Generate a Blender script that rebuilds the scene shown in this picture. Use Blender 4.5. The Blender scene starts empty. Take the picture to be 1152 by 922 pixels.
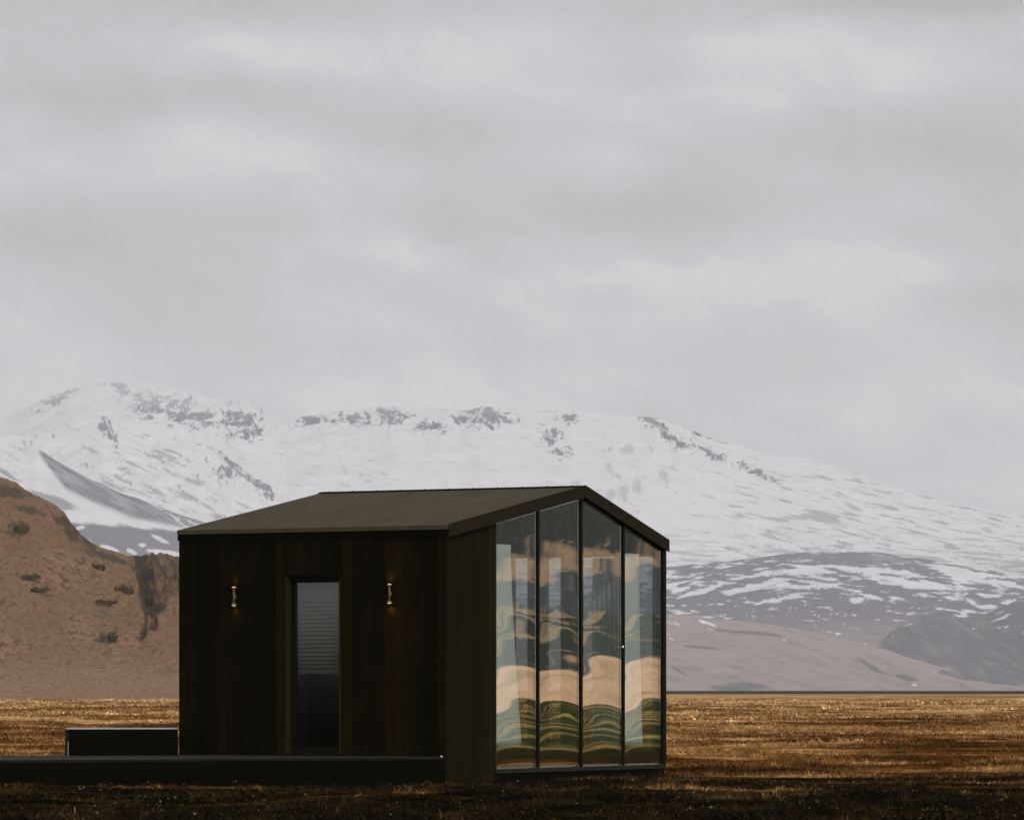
import bpy, math, random
import numpy as np
from mathutils import Matrix, Vector

rng = np.random.default_rng(7)
random.seed(7)
scene = bpy.context.scene
C = scene.collection
R = math.radians

# ------------------------------------------------------------------ camera
FPX = 5288.0            # focal length in photograph pixels (photo is 1152 wide)
EYE = 1.10
cam = bpy.data.cameras.new('camera')
cam.sensor_width = 36.0
cam.sensor_fit = 'HORIZONTAL'
cam.lens = FPX / 1152 * 36.0
cam.shift_y = 314.0 / 1152
cam.clip_start = 0.5
cam.clip_end = 60000
camo = bpy.data.objects.new('camera', cam)
camo.location = (0, 0, EYE)
camo.rotation_euler = (R(90), 0, 0)
C.objects.link(camo)
scene.camera = camo

# ------------------------------------------------------------------ light
SUN_EL, SUN_FROM = R(37), (0.35, -1.0)
sun = bpy.data.lights.new('sun', 'SUN')
sun.energy = 2.0
sun.angle = R(12)
sun.color = (1.0, 0.95, 0.88)
suno = bpy.data.objects.new('sun', sun)
d = Vector((SUN_FROM[0], SUN_FROM[1], 0)).normalized() * math.cos(SUN_EL) + Vector((0, 0, math.sin(SUN_EL)))
suno.rotation_euler = d.to_track_quat('Z', 'Y').to_euler()
C.objects.link(suno)

scene.view_settings.view_transform = 'Standard'
scene.view_settings.look = 'None'
scene.view_settings.gamma = 1.0
scene.view_settings.exposure = 0.55
scene.cycles.use_denoising = True
scene.cycles.denoising_prefilter = 'FAST'
scene.cycles.max_bounces = 10
scene.cycles.transparent_max_bounces = 12
scene.cycles.volume_bounces = 1
scene.cycles.caustics_reflective = False


class NT:
    """small helper for node trees"""
    def __init__(self, tree):
        self.t = tree
        self.n = tree.nodes
        self.l = tree.links

    def new(self, typ, **kw):
        nd = self.n.new(typ)
        for k, v in kw.items():
            setattr(nd, k, v)
        return nd

    def put(self, sock, v):
        if isinstance(v, bpy.types.NodeSocket):
            self.l.new(v, sock)
        elif v is not None:
            try:
                sock.default_value = v
            except Exception:
                sock.default_value = (*v, 1.0)

    def m(self, op, a, b=None, c=None, clamp=False):
        nd = self.new('ShaderNodeMath', operation=op, use_clamp=clamp)
        for i, v in enumerate((a, b, c)):
            if v is not None:
                self.put(nd.inputs[i], v)
        return nd.outputs[0]

    def vm(self, op, a, b=None):
        nd = self.new('ShaderNodeVectorMath', operation=op)
        self.put(nd.inputs[0], a)
        if b is not None:
            self.put(nd.inputs[1], b)
        return nd.outputs[0]

    def noise(self, vec, scale, detail=4, rough=0.55, lac=2.0, dist=0.0):
        nd = self.new('ShaderNodeTexNoise')
        if vec is not None:
            self.l.new(vec, nd.inputs['Vector'])
        nd.inputs['Scale'].default_value = scale
        nd.inputs['Detail'].default_value = detail
        nd.inputs['Roughness'].default_value = rough
        nd.inputs['Lacunarity'].default_value = lac
        nd.inputs['Distortion'].default_value = dist
        return nd.outputs[0]

    def mix(self, f, a, b, blend='MIX'):
        nd = self.new('ShaderNodeMix', data_type='RGBA', blend_type=blend)
        self.put(nd.inputs[0], f)
        self.put(nd.inputs[6], a if isinstance(a, bpy.types.NodeSocket) else (*a, 1.0))
        self.put(nd.inputs[7], b if isinstance(b, bpy.types.NodeSocket) else (*b, 1.0))
        return nd.outputs[2]

    def ss(self, v, lo, hi, a=0.0, b=1.0):
        nd = self.new('ShaderNodeMapRange', interpolation_type='SMOOTHSTEP')
        self.put(nd.inputs[0], v)
        nd.inputs[1].default_value = lo
        nd.inputs[2].default_value = hi
        nd.inputs[3].default_value = a
        nd.inputs[4].default_value = b
        return nd.outputs[0]

    def ramp(self, f, stops):
        nd = self.new('ShaderNodeValToRGB')
        cr = nd.color_ramp
        while len(cr.elements) < len(stops):
            cr.elements.new(0.5)
        for e, (p, c) in zip(cr.elements, stops):
            e.position = p
            e.color = (*c, 1.0)
        self.put(nd.inputs[0], f)
        return nd.outputs[0]


# ------------------------------------------------------------------ sky
world = bpy.data.worlds.new('World')
scene.world = world
world.use_nodes = True
w = NT(world.node_tree)
w.n.clear()
out = w.new('ShaderNodeOutputWorld')
sky = w.new('ShaderNodeTexSky', sky_type='NISHITA')
sky.sun_disc = False
sky.sun_elevation = SUN_EL
sky.sun_rotation = math.atan2(SUN_FROM[0], SUN_FROM[1])
bg1 = w.new('ShaderNodeBackground')
w.l.new(sky.outputs[0], bg1.inputs[0])
bg1.inputs[1].default_value = 0.08
tc = w.new('ShaderNodeTexCoord')
dirv = tc.outputs['Generated']
nwarp = w.new('ShaderNodeTexNoise')
w.l.new(w.vm('MULTIPLY', dirv, (1, 1, 2.0)), nwarp.inputs['Vector'])
nwarp.inputs['Scale'].default_value = 34
nwarp.inputs['Detail'].default_value = 5
nwarp.inputs['Roughness'].default_value = 0.6
warp = w.vm('MULTIPLY', w.vm('SUBTRACT', nwarp.outputs[1], (0.5, 0.5, 0.5)), (0.022, 0.0, 0.009))
pv = w.vm('ADD', dirv, warp)
sep = w.new('ShaderNodeSeparateXYZ')
w.l.new(pv, sep.inputs[0])
su, sw = sep.outputs[0], sep.outputs[2]


def cloud_blob(px, py, rx, ry, amp):
    a = w.m('MULTIPLY', w.m('SUBTRACT', su, (px - 576) / FPX), FPX / rx)
    b = w.m('MULTIPLY', w.m('SUBTRACT', sw, (775 - py) / FPX), FPX / ry)
    q = w.m('ADD', w.m('MULTIPLY', a, a), w.m('MULTIPLY', b, b))
    return w.m('MULTIPLY', w.m('EXPONENT', w.m('MULTIPLY', q, -1.0)), amp * 2.3)


# heights of the cloud bank's brighter gaps (+) and thicker folds (-)
blobs = [(465, 283, 90, 22, 0.085), (850, 316, 250, 18, 0.07), (600, 300, 110, 34, 0.045), (960, 300, 110, 18, 0.03),
         (1005, 100, 60, 26, 0.03), (330, 70, 260, 26, 0.02), (840, 130, 130, 26, 0.025),
         (480, 150, 120, 30, -0.065), (110, 262, 190, 46, -0.06), (270, 112, 130, 30, -0.05), (60, 120, 150, 22, -0.035),
         (240, 12, 300, 26, -0.07), (930, 160, 170, 46, -0.06), (1120, 180, 110, 70, -0.06), (1120, 350, 90, 70, -0.045),
         (730, 238, 170, 34, -0.065), (600, 452, 600, 36, 0.03), (620, 395, 150, 26, -0.02), (1000, 10, 300, 24, -0.07), (720, 60, 90, 60, -0.03)]
acc = None
for bb in blobs:
    o_ = cloud_blob(*bb)
    acc = o_ if acc is None else w.m('ADD', acc, o_)
shear = w.new('ShaderNodeCombineXYZ')
w.l.new(su, shear.inputs[0])
w.l.new(w.m('MULTIPLY', w.m('ADD', sw, w.m('MULTIPLY', su, 0.22)), 2.0), shear.inputs[2])
w.l.new(sep.outputs[1], shear.inputs[1])
SV = shear.outputs[0]
nz = w.noise(SV, 24, 7, 0.58, dist=0.25)
nz2 = w.noise(w.vm('ADD', SV, (3.1, 0.4, 1.7)), 11, 5, 0.55, dist=0.3)
fold = w.ss(w.noise(w.vm('ADD', SV, (7.7, 2.0, 0.3)), 17, 6, 0.6, dist=0.35), 0.43, 0.58)
val = w.m('MULTIPLY', acc, w.ss(nz, 0.25, 0.70, 0.45, 1.45))
val = w.m('ADD', val, w.m('MULTIPLY', w.m('SUBTRACT', nz, 0.5), 0.40))
val = w.m('ADD', val, w.m('MULTIPLY', w.m('SUBTRACT', nz2, 0.5), 0.26))
val = w.m('ADD', val, w.m('MULTIPLY', w.m('SUBTRACT', fold, 0.5), 0.055))
val = w.m('ADD', val, 0.548)
ccol = w.ramp(val, [(0.36, (0.300, 0.306, 0.306)), (0.46, (0.362, 0.367, 0.363)), (0.54, (0.416, 0.406, 0.438)), (0.64, (0.505, 0.500, 0.494))])
bg2 = w.new('ShaderNodeBackground')
w.l.new(ccol, bg2.inputs[0])
bg2.inputs[1].default_value = 1.0
mx = w.new('ShaderNodeMixShader')
mx.inputs[0].default_value = 0.94
w.l.new(bg1.outputs[0], mx.inputs[1])
w.l.new(bg2.outputs[0], mx.inputs[2])
w.l.new(mx.outputs[0], out.inputs[0])


# ------------------------------------------------------------------ numpy noise
def _hash(ix, iy, seed):
    h = (ix.astype(np.int64) * 374761393 + iy.astype(np.int64) * 668265263 + seed * 974634777) & 0xffffffff
    h = ((h ^ (h >> 13)) * 1274126177) & 0xffffffff
    return ((h ^ (h >> 16)) & 0xffff) / 65535.0 * 2 * np.pi


def perlin(x, y, seed=0):
    x = np.asarray(x, float)
    y = np.asarray(y, float)
    x0 = np.floor(x); y0 = np.floor(y)
    fx = x - x0; fy = y - y0
    u = fx * fx * fx * (fx * (fx * 6 - 15) + 10)
    v = fy * fy * fy * (fy * (fy * 6 - 15) + 10)

    def g(dx, dy):
        a = _hash(x0 + dx, y0 + dy, seed)
        return np.cos(a) * (fx - dx) + np.sin(a) * (fy - dy)
    return ((g(0, 0) * (1 - u) + g(1, 0) * u) * (1 - v) + (g(0, 1) * (1 - u) + g(1, 1) * u) * v) * 1.5


def fbm(x, y, oct=5, seed=0, gain=0.5, ridged=False):
    s = 0; a = 1; t = 0
    for o in range(oct):
        n = perlin(x * 2 ** o + o * 17.3, y * 2 ** o + o * 9.1, seed + o)
        if ridged:
            n = 1 - 2 * np.abs(n)
        s = s + n * a
        t += a
        a *= gain
    return s / t * (1 if ridged else 1.6)


def sstep(v, lo, hi):
    t = np.clip((v - lo) / (hi - lo), 0, 1)
    return t * t * (3 - 2 * t)


def lerp3(a, b, f):
    return a + (b - a) * f[..., None]


# ------------------------------------------------------------------ mesh helpers
class MB:
    """collects faces, then links them as ONE mesh object"""
    def __init__(self):
        self.v = []; self.f = []; self.c = []; self.smooth = []

    def face(self, pts, tint=0.5, smooth=False):
        i = len(self.v)
        self.v += [tuple(p) for p in pts]
        self.f.append(tuple(range(i, i + len(pts))))
        self.c.append(tint); self.smooth.append(smooth)

    def box(self, a, b, tint=0.5):
        (x0, y0, z0), (x1, y1, z1) = a, b
        self.prism([(x0, y0), (x1, y0), (x1, y1), (x0, y1)], z0, z1, tint)

    def prism(self, poly, z0, z1, tint=0.5):
        """vertical prism; z0/z1 may be functions of (x, y)"""
        f0 = z0 if callable(z0) else (lambda x, y: z0)
        f1 = z1 if callable(z1) else (lambda x, y: z1)
        n = len(poly)
        i = len(self.v)
        self.v += [(x, y, f0(x, y)) for x, y in poly] + [(x, y, f1(x, y)) for x, y in poly]
        fs = [tuple(i + k for k in reversed(range(n))), tuple(i + n + k for k in range(n))]
        fs += [(i + k, i + (k + 1) % n, i + n + (k + 1) % n, i + n + k) for k in range(n)]
        self.f += fs
        self.c += [tint] * len(fs); self.smooth += [False] * len(fs)

    def lathe(self, prof, cx, cy, seg=20, tint=0.5):
        i = len(self.v)
        for r, z in prof:
            for k in range(seg):
                a = 2 * math.pi * k / seg
                self.v.append((cx + r * math.cos(a), cy + r * math.sin(a), z))
        for j in range(len(prof) - 1):
            for k in range(seg):
                k2 = (k + 1) % seg
                self.f.append((i + j * seg + k, i + j * seg + k2, i + (j + 1) * seg + k2, i + (j + 1) * seg + k))
                self.c.append(tint); self.smooth.append(True)

    def build(self, name, mat, parent=None):
        me = bpy.data.meshes.new(name)
        me.from_pydata(self.v, [], self.f)
        me.materials.append(mat)
        at = me.attributes.new('tint', 'FLOAT', 'FACE')
        at.data.foreach_set('value', np.array(self.c, dtype=np.float32))
        me.polygons.foreach_set('use_smooth', self.smooth)
        me.update()
        o = bpy.data.objects.new(name, me)
        C.objects.link(o)
        if parent:
            o.parent = parent
        return o


def np_mesh(name, verts, faces, mat, col=None, smooth=True, tint=None):
    """verts (N,3), faces (M,k) numpy -> object"""
    me = bpy.data.meshes.new(name)
    N, (M, k) = len(verts), faces.shape
    me.vertices.add(N)
    me.vertices.foreach_set('co', np.ascontiguousarray(verts, dtype=np.float32).ravel())
    me.loops.add(M * k)
    me.polygons.add(M)
    me.polygons.foreach_set('loop_start', np.arange(0, M * k, k, dtype=np.int32))
    me.loops.foreach_set('vertex_index', np.ascontiguousarray(faces, dtype=np.int32).ravel())
    me.polygons.foreach_set('use_smooth', np.full(M, smooth))
    if col is not None:
        at = me.attributes.new('Col', 'FLOAT_COLOR', 'POINT')
        c4 = np.ones((N, 4), np.float32)
        c4[:, :3] = col
        at.data.foreach_set('color', c4.ravel())
    if tint is not None:
        at = me.attributes.new('tint', 'FLOAT', 'POINT')
        at.data.foreach_set('value', np.ascontiguousarray(tint, dtype=np.float32))
    me.materials.append(mat)
    me.update(calc_edges=True)
    o = bpy.data.objects.new(name, me)
    C.objects.link(o)
    return o


def grid_faces(nr, nc):
    i = np.arange(nr * nc).reshape(nr, nc)
    return np.stack([i[:-1, :-1], i[:-1, 1:], i[1:, 1:], i[1:, :-1]], -1).reshape(-1, 4)


def tag(o, label=None, cat=None, group=None, kind=None):
    if label: o['label'] = label
    if cat: o['category'] = cat
    if group: o['group'] = group
    if kind: o['kind'] = kind
    return o


def empty(name, loc=(0, 0, 0), rz=0.0):
    o = bpy.data.objects.new(name, None)
    o.location = loc
    o.rotation_euler = (0, 0, rz)
    o.empty_display_size = 0.2
    C.objects.link(o)
    return o


# ------------------------------------------------------------------ materials
def new_mat(name):
    m = bpy.data.materials.new(name)
    m.use_nodes = True
    t = NT(m.node_tree)
    bsdf = t.n['Principled BSDF']
    return m, t, bsdf


def simple(name, col, rough=0.6, spec=0.3, metal=0.0, var=0.25, scale=20):
    m, t, b = new_mat(name)
    geo = t.new('ShaderNodeTexCoord')
    n = t.noise(geo.outputs['Object'], scale, 5, 0.6)
    c = t.mix(t.ss(n, 0.3, 0.7), tuple(x * (1 - var) for x in col), tuple(x * (1 + var) for x in col))
    t.l.new(c, b.inputs['Base Color'])
    t.put(b.inputs['Roughness'], t.ss(n, 0.2, 0.8, rough * 0.85, min(1, rough * 1.15)))
    b.inputs['Specular IOR Level'].default_value = spec
    b.inputs['Metallic'].default_value = metal
    return m


def wood(name, dark, brown, grain_axis=2, rough=0.62, spec=0.18):
    """stained boards: every board its own tint, grain along the board"""
    m, t, b = new_mat(name)
    tc = t.new('ShaderNodeTexCoord')
    at = t.new('ShaderNodeAttribute', attribute_name='tint')
    sc = [42, 42, 42]
    sc[grain_axis] = 1.6
    off = t.new('ShaderNodeCombineXYZ')
    t.l.new(t.m('MULTIPLY', at.outputs['Fac'], 37.0), off.inputs[grain_axis])
    vec = t.vm('ADD', t.vm('MULTIPLY', tc.outputs['Object'], tuple(sc)), off.outputs[0])
    g = t.noise(vec, 1.0, 6, 0.62, dist=0.6)
    big = t.noise(t.vm('MULTIPLY', tc.outputs['Object'], (3, 3, 0.7)), 1.0, 4, 0.6)
    f = t.m('ADD', t.m('MULTIPLY', at.outputs['Fac'], 0.75), t.m('ADD', t.m('MULTIPLY', t.m('SUBTRACT', g, 0.5), 1.5), t.m('MULTIPLY', t.m('SUBTRACT', big, 0.5), 0.7)), clamp=True)
    c = t.mix(f, dark, brown)
    t.l.new(c, b.inputs['Base Color'])
    t.put(b.inputs['Roughness'], t.ss(g, 0.3, 0.7, rough - 0.1, rough + 0.12))
    b.inputs['Specular IOR Level'].default_value = spec
    bu = t.new('ShaderNodeBump')
    bu.inputs['Strength'].default_value = 0.35
    bu.inputs['Distance'].default_value = 0.004
    t.l.new(g, bu.inputs['Height'])
    t.l.new(bu.outputs[0], b.inputs['Normal'])
    return m


M = {}
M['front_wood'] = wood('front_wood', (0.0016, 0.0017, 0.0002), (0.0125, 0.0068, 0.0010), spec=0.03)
M['gable_wood'] = wood('gable_wood', (0.0060, 0.0046, 0.0008), (0.0165, 0.0115, 0.0028), spec=0.04)  # lighter than front_wood: the gable's brighter lighting is put into the colour
M['frame_wood'] = wood('frame_wood', (0.010, 0.0085, 0.0018), (0.020, 0.015, 0.004), spec=0.05)
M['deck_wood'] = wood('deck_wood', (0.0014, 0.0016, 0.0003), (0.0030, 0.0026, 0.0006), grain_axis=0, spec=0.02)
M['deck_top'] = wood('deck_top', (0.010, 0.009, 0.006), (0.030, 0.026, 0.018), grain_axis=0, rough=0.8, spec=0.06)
M['cap_metal'] = simple('cap_metal', (0.24, 0.24, 0.25), 0.5, 0.3, 0.0, 0.12, 8)
M['fascia'] = simple('fascia', (0.0135, 0.0108, 0.0042), 0.6, 0.06, 0, 0.2, 12)
M['fascia_dark'] = simple('fascia_dark', (0.0016, 0.0016, 0.0003), 0.7, 0.03, 0, 0.2, 12)
M['black_metal'] = simple('black_metal', (0.0040, 0.0034, 0.0012), 0.5, 0.08, 0, 0.2, 15)
M['sill_metal'] = simple('sill_metal', (0.016, 0.014, 0.006), 0.5, 0.1, 0, 0.2, 15)
M['interior'] = simple('interior', (0.045, 0.041, 0.031), 0.9, 0.02, 0, 0.2, 5)
M['floor'] = simple('floor', (0.03, 0.022, 0.012), 0.95, 0.0, 0, 0.2, 5)
M['blind'] = simple('blind', (0.055, 0.055, 0.050), 0.6, 0.3, 0, 0.05, 5)
M['lamp_metal'] = simple('lamp_metal', (0.16, 0.095, 0.042), 0.5, 0.15, 0.0, 0.08, 30)
M['white_plastic'] = simple('white_plastic', (0.75, 0.75, 0.73), 0.4, 0.5, 0, 0.05, 30)

# roofing felt, faint streaks down the slope
m, t, b = new_mat('roofing')
tc = t.new('ShaderNodeTexCoord')
n1 = t.noise(t.vm('MULTIPLY', tc.outputs['Object'], (6, 1.2, 1)), 1.0, 5, 0.6)
n2 = t.noise(tc.outputs['Object'], 90, 3, 0.7)
c = t.mix(t.ss(n1, 0.3, 0.72), (0.025, 0.0185, 0.0088), (0.042, 0.0320, 0.0160))
c = t.mix(t.ss(n2, 0.3, 0.75, 0.0, 0.35), c, (0.11, 0.095, 0.07))
t.l.new(c, b.inputs['Base Color'])
b.inputs['Roughness'].default_value = 0.8
b.inputs['Specular IOR Level'].default_value = 0.06
bu = t.new('ShaderNodeBump')
bu.inputs['Strength'].default_value = 0.4
bu.inputs['Distance'].default_value = 0.003
t.l.new(n2, bu.inputs['Height'])
t.l.new(bu.outputs[0], b.inputs['Normal'])
M['roof'] = m


def glass(name, refl, tint, rough=0.0):
    m = bpy.data.materials.new(name)
    m.use_nodes = True
    t = NT(m.node_tree)
    t.n.clear()
    o = t.new('ShaderNodeOutputMaterial')
    gl = t.new('ShaderNodeBsdfGlossy', distribution='BECKMANN')
    gl.inputs['Roughness'].default_value = rough
    gl.inputs['Color'].default_value = (0.97, 1.0, 0.97, 1)
    tr = t.new('ShaderNodeBsdfTransparent')
    tr.inputs['Color'].default_value = (*tint, 1)
    lw = t.new('ShaderNodeLayerWeight')
    lw.inputs['Blend'].default_value = 0.5
    f = t.m('ADD', refl, t.m('MULTIPLY', t.m('POWER', lw.outputs['Facing'], 4.0), 1 - refl), clamp=True)
    mxs = t.new('ShaderNodeMixShader')
    t.l.new(f, mxs.inputs[0])
    t.l.new(tr.outputs[0], mxs.inputs[1])
    t.l.new(gl.outputs[0], mxs.inputs[2])
    t.l.new(mxs.outputs[0], o.inputs[0])
    return m


M['gable_glass'] = glass('gable_glass', 0.255, (0.97, 0.99, 0.98))
M['rear_glass'] = glass('rear_glass', 0.06, (0.68, 0.73, 0.75))
M['door_glass'] = glass('door_glass', 0.055, (0.80, 0.82, 0.78), 0.075)

# thin cloth
m, t, b = new_mat('curtain_cloth')
tc = t.new('ShaderNodeTexCoord')
nn = t.noise(t.vm('MULTIPLY', tc.outputs['Object'], (60, 60, 2)), 1.0, 3, 0.5)
c = t.mix(nn, (0.86, 0.92, 0.88), (0.93, 0.96, 0.93))
t.l.new(c, b.inputs['Base Color'])
b.inputs['Roughness'].default_value = 0.9
b.inputs['Specular IOR Level'].default_value = 0.1
tl = t.new('ShaderNodeBsdfTranslucent')
t.l.new(c, tl.inputs[0])
mxs = t.new('ShaderNodeMixShader')
mxs.inputs[0].default_value = 0.4
t.l.new(b.outputs[0], mxs.inputs[1])
t.l.new(tl.outputs[0], mxs.inputs[2])
t.l.new(mxs.outputs[0], t.n['Material Output'].inputs[0])
M['curtain'] = m

m, t, b = new_mat('lamp_glow')
b.inputs['Base Color'].default_value = (1, .8, .5, 1)
b.inputs['Emission Color'].default_value = (1.0, 0.60, 0.22, 1)
b.inputs['Emission Strength'].default_value = 1.6
M['glow'] = m


def terrain_mat(name, fine_scale, var=0.25, rough=0.95, bump=0.0, bump_dist=1.0, squash=(1, 1, 1)):
    """vertex-stored rock / snow / turf colours, with finer grain from noise"""
    m, t, b = new_mat(name)
    at = t.new('ShaderNodeAttribute', attribute_name='Col')
    geo = t.new('ShaderNodeNewGeometry')
    p = t.vm('MULTIPLY', geo.outputs['Position'], squash)
    n = t.noise(p, fine_scale, 6, 0.65)
    k = t.ss(n, 0.25, 0.75, 1 - var, 1 + var)
    cv = t.new('ShaderNodeCombineXYZ')
    for i in range(3):
        t.l.new(k, cv.inputs[i])
    c = t.mix(1.0, at.outputs['Color'], cv.outputs[0], 'MULTIPLY')
    t.l.new(c, b.inputs['Base Color'])
    b.inputs['Roughness'].default_value = rough
    b.inputs['Specular IOR Level'].default_value = 0.1
    if bump:
        bu = t.new('ShaderNodeBump')
        bu.inputs['Strength'].default_value = bump
        bu.inputs['Distance'].default_value = bump_dist
        t.l.new(n, bu.inputs['Height'])
        t.l.new(bu.outputs[0], b.inputs['Normal'])
    return m


# ------------------------------------------------------------------ ground colours (shared by turf and grass blades)
def heath_colour(t):
    geo = t.new('ShaderNodeNewGeometry')
    P = geo.outputs['Position']
    sx = t.new('ShaderNodeSeparateXYZ')
    t.l.new(P, sx.inputs[0])
    flat = t.new('ShaderNodeCombineXYZ')
    t.l.new(sx.outputs[0], flat.inputs[0])
    t.l.new(sx.outputs[1], flat.inputs[1])
    F = flat.outputs[0]
    a = t.noise(F, 0.16, 6, 0.62)
    bb = t.noise(F, 0.022, 4, 0.55)
    cc = t.noise(t.vm('MULTIPLY', F, (0.5, 1, 1)), 1.3, 4, 0.6)
    Y = sx.outputs[1]
    dd = t.noise(t.vm('MULTIPLY', F, (0.5, 1, 1)), 0.42, 5, 0.6)
    v = t.m('ADD', t.m('MULTIPLY', a, 0.95), t.m('ADD', t.m('MULTIPLY', bb, 0.8), t.m('ADD', t.m('MULTIPLY', cc, 0.40), t.m('MULTIPLY', dd, 1.05))))
    v = t.m('ADD', t.m('MULTIPLY', t.m('SUBTRACT', v, 1.60), 1.05), 0.485)
    # drier and paler far out
    v = t.m('ADD', v, t.ss(Y, 58, 105, -0.13, 0.0))
    v = t.m('ADD', v, t.ss(Y, 105, 220, 0.0, 0.08))
    v = t.m('ADD', v, t.ss(Y, 250, 420, 0.0, 0.07))
    col = t.ramp(v, [(0.22, (0.022, 0.011, 0.003)), (0.38, (0.070, 0.027, 0.005)), (0.50, (0.165, 0.076, 0.023)), (0.62, (0.315, 0.182, 0.074)), (0.78, (0.47, 0.31, 0.15))])
    # darker ground by the house and in front of it
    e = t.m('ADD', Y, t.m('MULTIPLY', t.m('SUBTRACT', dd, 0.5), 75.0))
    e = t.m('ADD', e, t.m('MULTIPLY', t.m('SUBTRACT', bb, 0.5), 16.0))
    # pushes the dark ground further out around the house
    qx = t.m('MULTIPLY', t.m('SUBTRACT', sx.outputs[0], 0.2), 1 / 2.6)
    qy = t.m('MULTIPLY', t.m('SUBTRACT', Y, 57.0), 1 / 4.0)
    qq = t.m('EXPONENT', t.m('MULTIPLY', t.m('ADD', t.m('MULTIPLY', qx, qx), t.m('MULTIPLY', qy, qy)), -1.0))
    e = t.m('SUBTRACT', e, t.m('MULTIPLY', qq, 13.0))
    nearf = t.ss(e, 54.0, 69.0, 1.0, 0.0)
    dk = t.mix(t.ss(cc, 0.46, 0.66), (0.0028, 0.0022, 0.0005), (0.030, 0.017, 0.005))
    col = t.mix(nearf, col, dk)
    # dark wet flats beyond the heath, out to the foot of the mountains
    far = t.ss(Y, 1050, 1250)
    col = t.mix(far, col, (0.020, 0.017, 0.010))
    # green hay meadow strips to the east of the house
    st = t.new('ShaderNodeTexWave', wave_type='BANDS', bands_direction='X')
    t.l.new(F, st.inputs['Vector'])
    st.inputs['Scale'].default_value = 0.016
    st.inputs['Distortion'].default_value = 5.0
    st.inputs['Detail'].default_value = 3
    st.inputs['Detail Scale'].default_value = 1.5
    gs = t.mix(t.ss(st.outputs['Fac'], 0.60, 0.80), (0.035, 0.055, 0.018), (0.42, 0.28, 0.10))
    gs = t.mix(t.ss(a, 0.42, 0.60, 0.0, 0.8), gs, (0.040, 0.030, 0.010))
    gs = t.mix(t.ss(t.m('ADD', sx.outputs[0], t.m('MULTIPLY', t.m('SUBTRACT', a, 0.5), 20.0)), 16.0, 34.0), (0.026, 0.018, 0.006), gs)
    edge = t.m('SUBTRACT', sx.outputs[0], t.m('MULTIPLY', Y, 0.15))
    col = t.mix(t.ss(edge, 1.0, 9.0), col, gs)
    return col, P, a, cc


m, t, b = new_mat('heath_ground')
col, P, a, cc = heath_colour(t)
fine = t.noise(P, 9.0, 5, 0.7)
k = t.ss(fine, 0.25, 0.75, 0.45, 1.35)
cv = t.new('ShaderNodeCombineXYZ')
for i in range(3):
    t.l.new(k, cv.inputs[i])
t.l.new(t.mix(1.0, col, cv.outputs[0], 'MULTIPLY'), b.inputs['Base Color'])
b.inputs['Roughness'].default_value = 1.0
b.inputs['Specular IOR Level'].default_value = 0.0
M['ground'] = m

m, t, b = new_mat('dry_grass')
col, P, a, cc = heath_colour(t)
at = t.new('ShaderNodeAttribute', attribute_name='tint')
cv = t.new('ShaderNodeCombineXYZ')
for i in range(3):
    t.l.new(at.outputs['Fac'], cv.inputs[i])
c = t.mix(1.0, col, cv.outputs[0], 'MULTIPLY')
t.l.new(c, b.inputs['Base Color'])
b.inputs['Roughness'].default_value = 0.9
b.inputs['Specular IOR Level'].default_value = 0.05
M['grass'] = m

# ------------------------------------------------------------------ ground sheet
def ground_h(X, Y):
    n = fbm(X / 7.0, Y / 7.0, 3, 5) * 0.07 + fbm(X / 1.4, Y / 1.4, 2, 9) * 0.03
    fade = sstep(Y, 20, 34) * (1 - sstep(Y, 160, 420))
    h = n * fade
    # level pad under the house and the terrace
    pad = np.clip(np.hypot((X + 1.5) / 6.5, (Y - 57.5) / 6.0), 0, 9)
    h = h * sstep(pad, 0.55, 1.1) - 0.02
    # the long swells of the field further out
    h = h + (fbm(X / 55.0, Y / 38.0, 3, 31) * 0.30) * sstep(Y, 85, 170) * (1 - sstep(Y, 700, 1000))
    return h


ys = np.concatenate([np.linspace(-60, 30, 10), np.arange(31, 70, 0.3), np.geomspace(70.3, 500, 300), np.geomspace(515, 14000, 90)])
us = np.concatenate([[-9, -4, -2, -1, -0.5, -0.3, -0.2], np.linspace(-0.14, 0.14, 241), [0.16, 0.2, 0.26, 0.34, 0.45, 0.6, 0.8, 1.1, 1.5, 2, 4, 9]])
YY, UU = np.meshgrid(ys, us, indexing='ij')
XX = UU * np.maximum(YY, 40)
ZZ = ground_h(XX, YY)
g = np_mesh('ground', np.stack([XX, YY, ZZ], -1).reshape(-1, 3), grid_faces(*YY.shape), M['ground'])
tag(g, 'flat heath of dry golden and rust brown turf around the cabin', 'ground', kind='structure')

# ------------------------------------------------------------------ mountains
M['mountain'] = terrain_mat('mountain_rock_snow', 0.02, 0.08, bump=0.35, bump_dist=5.0)
SNOW = np.array([0.545, 0.552, 0.572])
ROCK = np.array([0.112, 0.110, 0.130])


def pxy(X, Y, Z):
    return 576 + X / Y * FPX, 775 - (Z - EYE) / Y * FPX


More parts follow.
